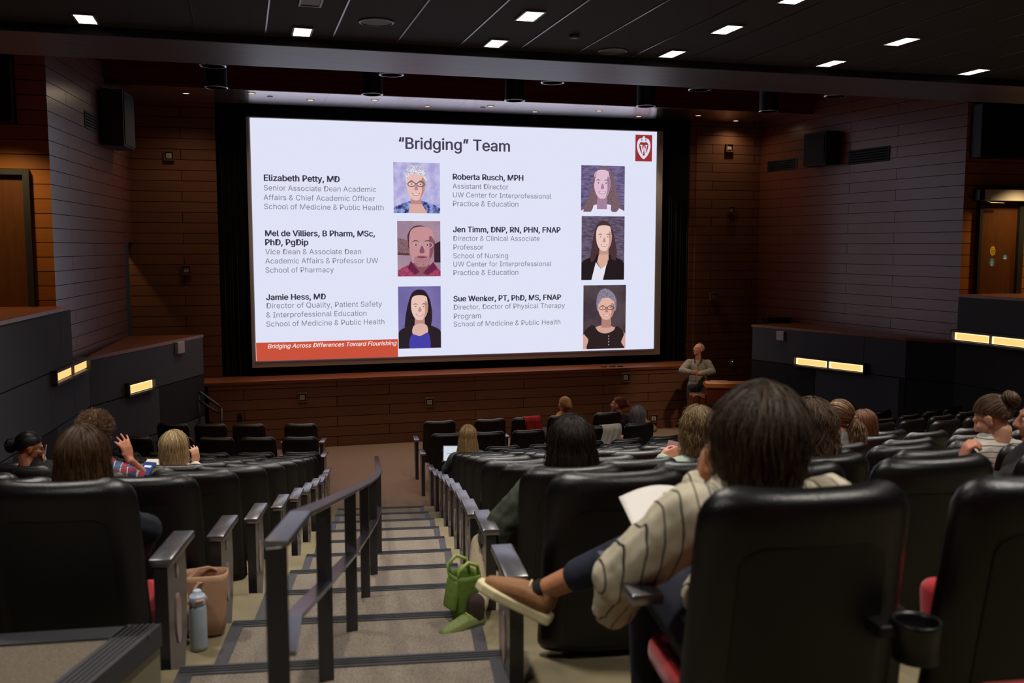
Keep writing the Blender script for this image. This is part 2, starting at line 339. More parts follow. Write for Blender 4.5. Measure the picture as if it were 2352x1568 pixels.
def sheet(bm, fn, nu, nv):
    g = [[bm.verts.new(fn(i/nu, j/nv)) for i in range(nu+1)] for j in range(nv+1)]
    for j in range(nv):
        for i in range(nu): bm.faces.new((g[j][i], g[j][i+1], g[j+1][i+1], g[j+1][i]))
    return g
def vmap(t): return .5-.5*math.cos(PI*t)
def mesh_back():
    bm = bmnew(); S = lambda u: math.sin((u-.5)*PI)
    for f in (-1, 1): sheet(bm, lambda u, v, f=f: back_pt(S(u), vmap(v), f), 18, 20)
    bmesh.ops.remove_doubles(bm, verts=bm.verts, dist=.0008); return bm
def patch(f, s0, s1, v0, v1, off, taper=0, rc=.05):
    bm = bmnew(); n = 26
    def P(u, v, o):
        vv = v0+(v1-v0)*v; k = 1-taper*(1-v); d = min(v, 1-v)*(v1-v0)*.62
        cut = 0 if d > rc else (rc-math.sqrt(rc*rc-(rc-d)**2))/.27
        h = (s1-s0)/2*k-cut
        p = back_pt(-h+2*h*u, vv, f); p.y += f*o; return p
    a = sheet(bm, lambda u, v: P(u, v, off), n, n); b = sheet(bm, lambda u, v: P(u, v, -.01), n, n)
    for i in range(n):
        for q in ((0, i, 0, i+1), (n, i, n, i+1), (i, 0, i+1, 0), (i, n, i+1, n)):
            bm.faces.new((a[q[0]][q[1]], a[q[2]][q[3]], b[q[2]][q[3]], b[q[0]][q[1]]))
    return bm
def rbox(s, r, sub=4):
    bm = bmnew(); box(bm, (0, 0, 0), s); bmesh.ops.bevel(bm, geom=bm.edges[:], offset=r, segments=sub, profile=.5, affect='EDGES'); return bm
def mk(name, bm, m, smooth=True):
    bmesh.ops.recalc_face_normals(bm, faces=bm.faces); me = bpy.data.meshes.new(name); bm.to_mesh(me); bm.free()
    for x in (m if isinstance(m, (list, tuple)) else [m]): me.materials.append(x)
    if smooth:
        me.polygons.foreach_set('use_smooth', [True]*len(me.polygons))
        try: me.set_sharp_from_angle(angle=.6)
        except Exception: pass
    return me
SM = {}
SM['backrest'] = mk('backrest', mesh_back(), VINYL)
SM['back_panel'] = mk('back_panel', patch(-1, -.68, .68, .06, .81, .004), SHELL)
SM['front_pad'] = mk('front_pad', patch(1, -.74, .74, .2, .86, .004), RED)
bm = rbox((.37, .08, .40), .034); bmesh.ops.transform(bm, matrix=Matrix.Translation((0, .085, .43)) @ Matrix.Rotation(-.12, 4, 'X'), verts=bm.verts); SM['cushion_up'] = mk('seat_cushion', bm, RED)
bm = rbox((.47, .46, .1), .042); bmesh.ops.transform(bm, matrix=Matrix.Translation((0, .31, .325)) @ Matrix.Rotation(.05, 4, 'X'), verts=bm.verts); SM['cushion_down'] = mk('seat_cushion', bm, RED)
bm = rbox((.08, .35, .03), .006, 2)
bmesh.ops.transform(bm, matrix=Matrix.Translation((0, .165, .618)), verts=bm.verts); SM['armrest'] = mk('armrest', bm, ARMW)
bm = bmnew(); prism(bm, [(.0, .6), (.19, .6), (.2, .3), (.16, .12), (.3, .02), (.3, 0), (-.02, 0), (-.02, .02), (.04, .12), (.03, .3)], -.018, .018, lambda x, y, z: V((z, x, y)))
SM['standard'] = mk('standard', bm, DKMET, False)
bm = bmnew(); prism(bm, [(.0, .6), (.25, .6), (.26, .45), (.24, .28), (.19, .14), (.13, .07), (.13, 0), (.0, 0)], -.024, .024, lambda x, y, z: V((z, x, y))); SM['aisle_panel'] = mk('aisle_panel', bm, [DKMET, STAND], False)
def oval(cy, cz, ry, rz, t, x):
    bm = bmnew(); prism(bm, [(cy+ry*math.cos(2*PI*k/24), cz+rz*math.sin(2*PI*k/24)) for k in range(24)], x, x+t, lambda a, b, z: V((z, a, b))); return bm
SM['badge_l'] = mk('badge', oval(.12, .37, .035, .095, -.005, -.023), BADGE); SM['badge_r'] = mk('badge', oval(.12, .37, .035, .095, .005, .023), BADGE)
SM['plate_l'] = mk('number_plate', oval(.12, .55, .012, .028, -.005, -.023), mat('plate_silver', '#b9b3ad', .3, .6)); SM['plate_r'] = mk('number_plate', oval(.12, .55, .012, .028, .005, .023), MATS['plate_silver'])
for p in SM['aisle_panel'].polygons:
    if abs(p.normal.x) > .9: p.material_index = 1
ORD = 'first second third fourth fifth sixth seventh eighth ninth tenth eleventh twelfth thirteenth fourteenth fifteenth'.split()
SEATS = {}
BLOCKN = {'C': ('centre block', 'handrail aisle'), 'L': ('block with blue bottle', 'handrail aisle'), 'R': ('block beyond lectern', 'far aisle')}
def child(name, key, par, x=0, y=0, z=0):
    o = bpy.data.objects.new(name, SM[key]); COL.objects.link(o); o.parent = par; o.location = (x, y, z); return o
OCC = {}; NOSEAT = set()
def rowtext(k):
    n = 13-k
    return 'front row' if n == 1 else ('second last row' if k == 0 else 'last row' if k == -1 else ORD[n-1]+' row from the stage')
def make_seat(b, k, i, r, ph, ends):
    loc = pol(r-.1, ph, zrow(k)); rz = ph
    s = empty('auditorium_seat', loc, rz); SEATS[(b, k, i)] = s
    occ = OCC.get((b, k, i))
    bn, an = BLOCKN[b]
    lab = 'black seat, '+ORD[i]+' from the '+an+', '+rowtext(k)+', '+bn
    tag(s, lab, 'seat', 'auditorium seats of the '+bn)
    child('backrest', 'backrest', s); child('back_panel', 'back_panel', s); child('front_pad', 'front_pad', s)['label'] = 'red front pad'
    c = child('seat_cushion', 'cushion_down' if occ else 'cushion_up', s); c.location = (0, .06, .02) if k == -1 else (0, 0, 0); c.scale = (.8, .9, 1) if (b, k, i) == ('C', 0, 0) else (1, 1, 1); c['label'] = 'red seat cushion, lowered' if occ else 'red seat cushion, tipped up'
    for e, sx in (('l', -1), ('r', 1)):
        kind = ends[e]
        if not kind: continue
        x = sx*ends.get('x'+e, .297)
        ay = {('C', 1, 0): -.22, ('C', 0, 0): .12, ('C', -1, 0): -.12}.get((b, k, i), 0)
        a = child('armrest', 'armrest', s, x, ay)
        if kind == 'aisle':
            p = child('aisle_panel', 'aisle_panel', s, x, ay)
            child('badge', 'badge_'+e, p)['label'] = 'pale oval badge'; child('number_plate', 'plate_'+e, p)
        elif (b, k, i, e) != ('C', 0, 0, 'l'): child('standard', 'standard', s, x)
    return s
def vis(p, m=60): x, y, z = pix(p); return z > .4 and -m < x < 2352+m and -m < y < 1568+m*2
def seat_seen(r, ph, k):
    return any(vis(pol(r-.1+dr, ph+da/r, zrow(k)+z), 10) for z in (.3, .62, .9) for dr in (-.5, 0) for da in (-.28, .28))
def place_seats():
    for k in range(-1, 13):
        r = rrow(k); gap = .2 if k == 12 else 0
        h = hwA(r)+.355; rL = r+{1: .12, 2: .1, 3: .04}.get(k, 0); hC = h+(.06 if k in (2, 3) else .025) if k > 0 else {0: 1.10, -1: 1.13}[k]
        r += {-1: .5, 0: .40, 1: .22, 2: .16, 3: .1, 4: .05}.get(k, 0)
        a = phiA(r); tot = 2*(a*r-hC); n = max(2, int((tot-2*gap)/.572)+1); st = (tot-2*gap)/(n-1)
        if k >= 11: st = .605
        for i in range(n):
            x = hC+gap*(i > 0)+gap*(i == n-1)+st*i; ph = -a+x/r
            if (('C', k, i)) in NOSEAT or not seat_seen(r, ph, k): continue
            make_seat('C', k, i, r, ph, {'l': ('mid' if k == 0 else 'aisle') if i == 0 else '', 'r': 'aisle' if i == n-1 else 'mid', 'xl': {0: .30, 1: .38, 2: .375, 3: .383}.get(k, .35) if i == 0 else .297, 'xr': .41 if i == n-1 else .297})
        if k < 1: continue
        r = rL
        for b, sg in (('L', -1), ('R', 1)):
            for i in range(12):
                x = h+gap*(i > 0)+.595*i; ph = sg*(a+x/r); p = pol(r, ph)
                px = TL.x if b == 'L' else TR.x
                A, B_, Wc, Rr = (TL, BL, WLp, RLv) if b == 'L' else (TR, BR, WR, RRv)
                q = pol(r-.1, ph+sg*.3/r)
                X = None
                for s0, s1 in ((A, B_), (B_, Wc), (Wc, Rr)):
                    if s1.y <= q.y <= s0.y: X = s0.x+(s1.x-s0.x)*(q.y-s0.y)/(s1.y-s0.y)
                if X is None or sg*(X-q.x) < .03: break
                if not seat_seen(r, ph, k) or (b, k, i) in NOSEAT: continue
                e = {'r': 'aisle', 'l': 'mid'} if b == 'L' else {'l': 'aisle', 'r': 'mid'}
                if i > 0: e['r' if b == 'L' else 'l'] = ''
                make_seat(b, k, i, r, ph, e)
for _k in (('L', 1, 0), ('L', 3, 1), ('L', 5, 1), ('L', 5, 3), ('C', 8, 0), ('C', 12, 3), ('C', 12, 4), ('C', 11, 5), ('C', 2, 0), ('C', 0, 0), ('C', 3, 2), ('C', 2, 2), ('C', 4, 4), ('C', 5, 6), ('C', 2, 4), ('C', 1, 3)): OCC[_k] = 1
place_seats()
# ------------------------------------------------------------------ ceiling lights and lamps
PANELM = emat('light_panel_glow', (1.0, .96, .9), PANEL); FRAMEM = mat('light_trim', '#77777c', .4)
bmp = bmnew(); box(bmp, (0, 0, -.004), (.15, .32, .006)); PANME = mk('diffuser', bmp, PANELM, False)
bmf = bmnew()
for s in (-1, 1): box(bmf, (s*.083, 0, -.006), (.016, .352, .014)); box(bmf, (0, s*.168, -.006), (.15, .016, .014))
FRME = mk('frame', bmf, FRAMEM, False)
LXS = [-1.22, .60, 2.42, 4.27, 6.12, 7.95, 9.8]; LYS = [9.13, 7.99, 6.85, 5.2, 3.2, 1.2]
for yi, ly in enumerate(LYS):
    for xi, lx in enumerate(LXS):
        lit = not (xi == 1 and yi == 1)
        if yi > 1 and (xi % 2 == yi % 2 or lx > 9): continue
        if xi == 0 and yi == 1 or xi == 6: continue
        o = empty('ceiling_light', (lx, ly, ZC)); seen = vis((lx, ly, ZC), 0)
        tag(o, ('small square ceiling light, '+ORD[xi]+' along the '+('row next to the beam' if yi == 0 else ORD[yi]+' row back from the beam') if lit else 'unlit reddish square ceiling fitting cut by the picture top'), 'ceiling light', 'ceiling lights')
        a = bpy.data.objects.new('diffuser', PANME if lit else mk('diffuser', (lambda b: (box(b, (0, 0, -.004), (.15, .32, .006)), b)[1])(bmnew()), mat('unlit_diffuser', '#5a3a33', .5), False)); COL.objects.link(a); a.parent = o
        if lit: light('panel_lamp', 'AREA', (lx, ly, ZC-.012), PANEL_W, (1.0, .93, .84), shape='RECTANGLE', size=.15, size_y=.32, spread=1.9)
        a = bpy.data.objects.new('frame', FRME); COL.objects.link(a); a.parent = o
# round ceiling speakers and a detector
for i, (x, y, rr, lb) in enumerate([(1.2, 8.587, .155, 'round flush ceiling speaker above the slide title'), (3.65, 9.19, .15, 'round flush ceiling speaker near the beam, over the lectern side')]):
    o = empty('ceiling_speaker', (x, y, ZC)); tag(o, lb, 'ceiling speaker', 'ceiling speakers')
    bm = bmnew(); lathe(bm, [(rr, 0), (rr, -.008), (rr*.9, -.012), (rr*.88, -.006), (rr*.88, 0)], n=40); obj('ring', bm, mat('speaker_ring', '#6d6d74', .35, .6), o, smooth=True)
    bm = bmnew(); cyl(bm, (0, 0, 0), (0, 0, -.006), rr*.88, 40); obj('grille', bm, mat('speaker_grille', '#46464b', .5, bump=.5, bscale=300), o)
bm = bmnew(); lathe(bm, [(0.05, 0), (.05, -.02), (.035, -.03), (0.001, -.03)], (3.04, 8.62, ZC), 24)
tag(obj('smoke_detector', bm, mat('detector_grey', '#3c3c40', .5)), 'small dark smoke detector on the ceiling tiles', 'detector')
# cylinder pendants beyond the beam
PX = [-.235, 1.775, 3.775, 5.775, 7.785]
def pendant(x, y, z, lb, lamp=None):
    o = empty('cylinder_pendant', (x, y, z)); tag(o, lb, 'pendant light', 'cylinder pendants beyond the beam')
    bm = bmnew(); lathe(bm, [(.138, .0), (.138, .62), (.02, .62), (.02, 7.6-z), (.0005, 7.6-z)], n=32); obj('housing', bm, mat('pendant_black', '#0b0b0d', .55), o, smooth=False)
    bm = bmnew(); lathe(bm, [(.146, -.004), (.146, .016), (.13, .016), (.118, -.001), (.13, -.006), (.146, -.004)], n=40); obj('rim', bm, SILV, o, smooth=True)
    bm = bmnew(); cyl(bm, (0, 0, .012), (0, 0, .014), .12, 32); obj('lens', bm, mat('pendant_lens', '#55555c', .2, .4), o)
    if lamp: light('pendant_lamp', 'SPOT', (x, y, z-.03), lamp[0], (1.0, .80, .58), lamp[1], spot_size=lamp[2], spot_blend=.7, shadow_soft_size=.1)
for i, x in enumerate(PX):
    pendant(x, 11.5, 5.665, 'silver rimmed cylinder pendant just past the beam, '+ORD[i]+' along', (60, (x, 14.2, .8), 1.0))
    pendant(x, 13.2, 5.69, 'black cylinder pendant nearer the screen, '+ORD[i]+' along', (430, (8.3, 16.8, 1.2), .42) if i == 4 else (70, (x, 15.8, 0), 1.0))
# soffit downlights (warm) : the lamps that light the stage front and the speaker
WARM = (1.0, .74, .48); DLG = emat('downlight_glow', (1.0, .62, .33), 2.0)
dl_px = [(427, 214), (578, 213), (713, 229), (861, 229), (982, 244), (1127, 243), (1229, 256), (1376, 254), (1467, 267), (1604, 265), (1690, 277)]
for i, (x, y) in enumerate(dl_px):
    p = onZ(x, y, ZU); p.z = ZU
    o = empty('soffit_downlight', p); tag(o, 'small warm round downlight in the slatted soffit, '+ORD[i]+' along', 'downlight', 'soffit downlights')
    bm = bmnew(); lathe(bm, [(.07, .002), (.07, -.006), (.052, -.008), (.05, .0)], n=24); obj('rim', bm, mat('downlight_rim', '#8c6a50', .3, .5), o, smooth=True)
    bm = bmnew(); cyl(bm, (0, 0, -.002), (0, 0, -.005), .05, 20); obj('lens', bm, DLG, o)
    light('soffit_lamp', 'SPOT', p-V((0, 0, .03)), 110 if 1 < i < 9 else 34 if i < 2 else 22, WARM, p-V((0, .25 if 1 < i < 9 else 1.2, 6)), spot_size=1.35 if 1 < i < 9 else 2.7, spot_blend=.6 if 1 < i < 9 else 1, shadow_soft_size=.04)
for x, y in ((620, 221), (1109, 246)):
    p = onZ(x, y, ZU); bm = bmnew(); cyl(bm, p+V((0, 0, .01)), p-V((0, 0, .008)), .05, 20)
    tag(obj('soffit_sensor', bm, mat('sensor_dark', '#2b2d33', .4)), 'dark round sensor in the soffit above the '+('first name' if x < 700 else 'slide title'), 'sensor')
# ------------------------------------------------------------------ amber wall lamps in the parapets
GLOW = emat('amber_glow', (1.0, .60, .20), 1.15); GLOWE = emat('amber_glow_edge', (1.0, .78, .42), 1.5); LAMPF = mat('lamp_frame', '#3a2a18', .5)
def wall_lamp(px, lb, a, b, panes, sgn):
    """px: four pixel corners tl,tr,br,bl on the parapet plane through a,b"""
    d = V((b.x-a.x, b.y-a.y, 0)).normalized(); n = V((-d.y, d.x, 0))*(-sgn); p0 = V((a.x, a.y, 0))+n*.03
    P = [onPl(x, y, p0, n) for x, y in px]; u0 = min((q-p0).dot(d) for q in P); u1 = max((q-p0).dot(d) for q in P)
    z0 = (P[2].z+P[3].z)/2; z1 = (P[0].z+P[1].z)/2; o = empty('wall_lamp', p0+d*((u0+u1)/2)+V((0, 0, z0))); tag(o, lb, 'wall lamp', 'amber wall lamps')
    L = u1-u0; ang = math.atan2(d.y, d.x); o.rotation_euler = (0, 0, ang); s = -sgn
    bm = bmnew()
    for z in (-.02, z1-z0+.02): box(bm, (0, .0, z), (L+.08, .12, .03))
    for x in (-L/2-.025, L/2+.025): box(bm, (x, 0, (z1-z0)/2), (.03, .12, z1-z0+.07))
    if panes == 2: box(bm, (0, .02*s, (z1-z0)/2), (.022, .06, z1-z0))
    obj('frame', bm, LAMPF, o)
    for k in range(panes):
        w_ = L/panes-.02; cx = -L/2+L*(k+.5)/panes; bm = bmnew(); box(bm, (cx, .0, (z1-z0)/2), (w_, .03, z1-z0-.02)); g = obj('pane', bm, GLOWE, o)
        bm = bmnew(); box(bm, (cx, .012*s, (z1-z0)/2), (w_*.86, .03, (z1-z0)*.7)); obj('glow_centre', bm, GLOW, g)
wall_lamp([(122, 857), (196, 826), (196, 848), (122, 877)], 'amber lamp with two panes below the entry ledge, bottle side', BL, WLp, 2, -1)
wall_lamp([(292, 884), (348, 871), (348, 893), (292, 904)], 'single-pane amber lamp in the grey parapet, nearest the stage steps', TL, BL, 1, -1)
wall_lamp([(1829, 822), (1985, 836), (1985, 853), (1829, 839)], 'long two-pane amber lamp behind the lectern', TR, BR, 2, 1)
wall_lamp([(2194, 763), (2372, 779), (2372, 800), (2194, 782)], 'long two-pane amber lamp under the door with stickers', WR, RRv, 2, 1)
AMB = (1.0, .68, .32)
light('passage_lamp', 'POINT', (-2.6, 17.75, 4.5), 55, AMB, shadow_soft_size=.05)
for (x, y, z, p_, tx) in ((-2.75, 12.75, 5.15, 70, -2.75), (-4.1, 12.75, 5.15, 60, -4.1), (12.0, 12.2, 4.75, 60, 12.0), (13.2, 12.2, 4.75, 60, 13.2)):
    light('entry_lamp', 'SPOT', (x, y, z), p_, AMB, (tx, y+.35, z-2), spot_size=2.1, spot_blend=.9, shadow_soft_size=.06)
# ------------------------------------------------------------------ screen surround, curtains, screen
bm = bmnew(); box2(bm, (XL, YS+.15, 1.262), (XR, YS+.35, 1.56-.14)); box2(bm, (XL, YS+.15, 5.97), (XR, YS+.35, 6.2)); o = struct('trim_screen', bm, VEL)
def curtain(x0, x1, lb):
    bm = bmnew(); n = 60; pts = [(x0+(x1-x0)*i/n, YS+.12+.035*math.sin(i*1.25)+.015*math.sin(i*.51)) for i in range(n+1)]
    prism(bm, pts+[(x, y+.02) for x, y in pts[::-1]], 1.262, 6.2); tag(obj('stage_curtain', bm, VEL, smooth=False), lb, 'curtain', 'masking curtains')
curtain(XL+.01, onY(574, 560, YS).x, 'black curtain along the screen edge nearest the wall boxes and amber door wall')
curtain(onY(1521, 560, YS).x, XR-.13, 'black curtain along the screen edge behind the presenter')
# ------------------------------------------------------------------ projection screen and the projected slide
SCR = empty('projection_screen', (4.25, YS+.1, 1.4)); tag(SCR, 'large white projection screen showing a slide with six portraits', 'projection screen')
FY = YS   # plane of the picture
sx0, sx1, sz0, sz1 = onY(572, 560, FY).x, onY(1520, 560, FY).x, onY(575, 845, FY).z, 5.975
def slab(name, m, x0, x1, z0, z1, y, par, t=.001, label=None):
    bm = bmnew(); box2(bm, (x0, y-t, z0), (x1, y, z1)); o = obj(name, bm, m, label=label); o.parent = par; o.matrix_parent_inverse = par.matrix_basis.inverted(); return o
slab('screen_fabric', mat('screen_fabric', '#b9b0aa', .8), sx0, sx1, sz0, sz1, FY+.03, SCR, .02)
WHITE = emat('slide_white', lin('#e3e6fa'), .97)
SCRI = None
PXL = onY(581, 548, FY).x; PXR = onY(1505, 555, FY).x; PZT = 5.955; PZB = 1.55
SLD = slab('slide', WHITE, PXL, PXR, PZB, PZT, FY, SCR, .002)
def XZ(x, y): p = onY(x, y, FY); return p.x, p.z
def flat(name, poly, m, layer, par=None, label=None):
    """flat shape on the slide, polygon of (x, z)"""
    par = par or SLD; bm = bmnew(); y = FY-.002-.0012*layer
    vs = [bm.verts.new((a, y, b)) for a, b in poly]; bm.faces.new(vs)
    bm.normal_update()
    if bm.faces[:][0].normal.y > 0: bmesh.ops.reverse_faces(bm, faces=bm.faces)
    o = obj(name, bm, m, label=label, fix=False); o.parent = par; return o
def attach(o, par):
    o.parent = par
FONTS = {}
def font(nm):
    if nm not in FONTS:
        FONTS[nm] = None
        try:
            import os
            p = os.path.join(bpy.utils.system_resource('DATAFILES'), 'fonts', nm)
            if os.path.exists(p): FONTS[nm] = bpy.data.fonts.load(p)
        except Exception: pass
    return FONTS[nm]
def text_mesh(body, size, offset=0, shear=0, fnt='Inter.woff2', width=None):
    c = bpy.data.curves.new('t', 'FONT'); c.body = body; c.size = size; c.offset = 0; c.shear = shear; c.fill_mode = 'FRONT'; c.resolution_u = 4
    f = font(fnt)
    if f: c.font = f
    o = bpy.data.objects.new('t', c); COL.objects.link(o); bpy.context.view_layer.update()
    if width: c.size = size*width/max(1e-3, o.dimensions.x)
    bpy.context.view_layer.update()
    me = bpy.data.meshes.new_from_object(o.evaluated_get(bpy.context.evaluated_depsgraph_get())); bpy.data.objects.remove(o)
    if offset > 0:      # heavier weight: the same glyphs laid over one another a hair apart
        bm = bmesh.new(); n = len(me.vertices)
        for dx, dy in ((0, 0), (1, 0), (-1, 0), (0, .5), (0, -.5)):
            bm.from_mesh(me); bm.verts.ensure_lookup_table()
            for v in bm.verts[-n:]: v.co.x += dx*offset*c.size; v.co.y += dy*offset*c.size
        bm.to_mesh(me); bm.free()
    return me
def slide_text(name, body, x0, x1, yb, m, bold=0, shear=0, layer=3):
    X0, z = XZ(x0, yb); X1, _ = XZ(x1, yb); me = text_mesh(body, .2, bold, shear, width=(X1-X0))
    me.transform(Matrix.Translation((X0, FY-.002-.0012*layer, z)) @ Matrix.Rotation(PI/2, 4, 'X')); me.materials.clear(); me.materials.append(m); me.name = name
    o = bpy.data.objects.new(name, me); COL.objects.link(o); attach(o, SLD); return o
TD = emat('text_dark', lin('#3f3b4c'), 1); TL_ = emat('text_light', lin('#77757f'), 1); TW = emat('text_white', lin('#f3e9e6'), 1)
slide_text('slide_heading', '\u201cBridging\u201d Team', 914, 1168, 341, emat('text_head', lin('#484256'), 1), .018)
for b, x0, x1, y, s in [(1, 605, 778, 415, 'Elizabeth Petty, MD'), (0, 605, 863, 437, 'Senior Associate Dean Academic'), (0, 605, 861, 459, 'Affairs & Chief Academic Officer'), (0, 606, 880, 480, 'School of Medicine & Public Health'),
    (1, 608, 859, 542, 'Mel de Villiers, B Pharm, MSc,'), (1, 608, 706, 563, 'PhD, PgDip'), (0, 609, 829, 584, 'Vice Dean & Associate Dean'), (0, 609, 868, 605, 'Academic Affairs & Professor UW'), (0, 609, 766, 626, 'School of Pharmacy'),
    (1, 611, 747, 689, 'Jamie Hess, MD'), (0, 611, 876, 708, 'Director of Quality, Patient Safety'), (0, 611, 841, 729, '& Interprofessional Education'), (0, 611, 882, 750, 'School of Medicine & Public Health'),
    (1, 1039, 1200, 412, 'Roberta Rusch, MPH'), (0, 1039, 1167, 433, 'Assistant Director'), (0, 1039, 1265, 453, 'UW Center for Interprofessional'), (0, 1039, 1189, 473, 'Practice & Education'),
    (1, 1040, 1286, 533, 'Jen Timm, DNP, RN, PHN, FNAP'), (0, 1040, 1238, 553, 'Director & Clinical Associate'), (0, 1040, 1109, 573, 'Professor'), (0, 1040, 1166, 593, 'School of Nursing'), (0, 1040, 1265, 612, 'UW Center for Interprofessional'), (0, 1040, 1189, 632, 'Practice & Education'),
    (1, 1041, 1287, 692, 'Sue Wenker, PT, PhD, MS, FNAP'), (0, 1041, 1296, 711, 'Director, Doctor of Physical Therapy'), (0, 1041, 1103, 732, 'Program'), (0, 1041, 1286, 750, 'School of Medicine & Public Health')]:
    slide_text('name_line' if b else 'text_line', s, x0, x1, y, TD if b else TL_, .030 if b else -.012)
def rectpx(x0, y0, x1, y1):
    (a, b), (c, d) = XZ(x0, y0), XZ(x1, y1); return a, d, c, b
def rpoly(r): return [(r[0], r[1]), (r[2], r[1]), (r[2], r[3]), (r[0], r[3])]
zt = XZ(592, 787)[1]
o = flat('banner', [(PXL+.005, PZB), (XZ(914, 800)[0], PZB), (XZ(914, 800)[0], zt), (PXL+.005, zt)], emat('banner_red', lin('#c9513b'), 1), 1); attach(o, SLD)
slide_text('banner_text', 'Bridging Across Differences Toward Flourishing', 614, 910, 800, TW, .012, .25)
def spl(pts, n=6):
    """closed smooth outline through points"""
    P = [V((p[0], p[1], 0)) for p in pts]; out = []; N = len(P)
    for i in range(N):
        p0, p1, p2, p3 = P[i-1], P[i], P[(i+1) % N], P[(i+2) % N]
        for k in range(n):
            t = k/n; q = .5*((2*p1)+(p2-p0)*t+(2*p0-5*p1+4*p2-p3)*t*t+(3*p1-p0-3*p2+p3)*t**3); out.append((q.x, q.y))
    return out
def oval2(cx, cy, rx, ry, n=28): return [(cx+rx*math.cos(2*PI*k/n), cy+ry*math.sin(2*PI*k/n)) for k in range(n)]
EM = lambda h: emat('slide_'+h.strip('#'), lin(h), 1.0)
def nmat(h1, h2, sc, st=(1, 1, 1)):
    k = 'slidebg_'+h1+h2
    if k in MATS: return MATS[k]
    m = emat(k, lin(h1), 1); nt = m.node_tree; e = [n for n in nt.nodes if n.type == 'EMISSION'][0]
    g = nt.nodes.new('ShaderNodeNewGeometry'); mp = nt.nodes.new('ShaderNodeMapping'); mp.inputs['Scale'].default_value = st
    n = nt.nodes.new('ShaderNodeTexNoise'); n.inputs['Scale'].default_value = sc; n.inputs['Detail'].default_value = 4; r = nt.nodes.new('ShaderNodeValToRGB')
    r.color_ramp.elements[0].position = .38; r.color_ramp.elements[1].position = .62
    r.color_ramp.elements[0].color = (*lin(h1), 1); r.color_ramp.elements[1].color = (*lin(h2), 1)
    L = nt.links.new; L(g.outputs['Position'], mp.inputs[0]); L(mp.outputs[0], n.inputs[0]); L(n.outputs['Fac'], r.inputs[0]); L(r.outputs[0], e.inputs[0]); return m
def portrait(px, bg, shapes, lb):
    r = rectpx(*px); W, H = r[2]-r[0], r[3]-r[1]
    P = flat('portrait', rpoly(r), bg, 1, label=lb); attach(P, SLD)
    for li, (nm, pts, m) in enumerate(shapes):
        q = [(min(1, max(0, u)), min(1, max(0, v))) for u, v in pts]; q2 = []
        for u in q:
            if not q2 or (abs(u[0]-q2[-1][0])+abs(u[1]-q2[-1][1])) > 1e-5: q2.append(u)
        if abs(q2[0][0]-q2[-1][0])+abs(q2[0][1]-q2[-1][1]) < 1e-5: q2.pop()
        flat(nm, [(r[0]+u*W, r[3]-v*H) for u, v in q2], m, 2+li*.5, P)
def face(cx, cy, rx, ry, skin, dark, lip='#b06a62', teeth=True, glasses=None, brow='#5a4238', smile=1):
    """features of a front-facing portrait: face, shaded side, brows, eyes, nose, mouth"""
    out = [('neck', [(cx-rx*.55, cy+ry*.5), (cx+rx*.55, cy+ry*.5), (cx+rx*.62, cy+ry*1.75), (cx-rx*.62, cy+ry*1.75)], EM(dark)),
           ('face', spl([(cx-rx, cy-ry*.3), (cx-rx*.8, cy-ry*.85), (cx, cy-ry), (cx+rx*.8, cy-ry*.85), (cx+rx, cy-ry*.3), (cx+rx*.9, cy+ry*.4), (cx+rx*.5, cy+ry*.9), (cx, cy+ry*1.02), (cx-rx*.5, cy+ry*.9), (cx-rx*.9, cy+ry*.4)]), EM(skin)),
           ('cheek', spl([(cx+rx*.62, cy-ry*.5), (cx+rx*.97, cy-ry*.3), (cx+rx*.88, cy+ry*.4), (cx+rx*.4, cy+ry*.93), (cx+rx*.62, cy+ry*.4)]), EM(dark))]
    for s in (-1, 1):
        out.append(('brow', spl([(cx+s*rx*.2, cy-ry*.24), (cx+s*rx*.5, cy-ry*.33), (cx+s*rx*.78, cy-ry*.22), (cx+s*rx*.5, cy-ry*.27)]), EM(brow)))
        out.append(('eye', oval2(cx+s*rx*.46, cy-ry*.08, rx*.15, ry*.038), EM('#d9c9c8'))); out.append(('iris', oval2(cx+s*rx*.46, cy-ry*.08, rx*.08, ry*.038), EM('#3a2c2e')))
    out.append(('nose', spl([(cx-rx*.06, cy), (cx+rx*.1, cy), (cx+rx*.22, cy+ry*.28), (cx, cy+ry*.34), (cx-rx*.18, cy+ry*.28)]), EM(dark)))
    m = cy+ry*.56; out.append(('mouth', spl([(cx-rx*.45, m-ry*.05*smile), (cx, m), (cx+rx*.45, m-ry*.05*smile), (cx+rx*.2, m+ry*.12), (cx-rx*.2, m+ry*.12)]), EM(lip)))
    if teeth: out.append(('teeth', spl([(cx-rx*.34, m-ry*.01), (cx, m+ry*.02), (cx+rx*.34, m-ry*.01), (cx+rx*.15, m+ry*.08), (cx-rx*.15, m+ry*.08)]), EM('#f1ecee')))
    if glasses:
        for s in (-1, 1):
            c = (cx+s*rx*.48, cy-ry*.07); a = oval2(*c, rx*.44, ry*.18); b = oval2(*c, rx*.36, ry*.135)
            for i in range(0, 28, 2):
                j = (i+2) % 28; out.append(('glasses', [a[i], a[(i+1) % 28], a[j], b[j], b[(i+1) % 28], b[i]], EM(glasses)))
        out.append(('glasses', [(cx-rx*.1, cy-ry*.14), (cx+rx*.1, cy-ry*.14), (cx+rx*.1, cy-ry*.08), (cx-rx*.1, cy-ry*.08)], EM(glasses)))
    return out
sh = lambda y, l=0, rr=1: spl([(l, 1.02), (l, y+.1), (.22, y), (.42, y-.05), (.58, y-.05), (.78, y), (rr, y+.1), (rr, 1.02)], 4)
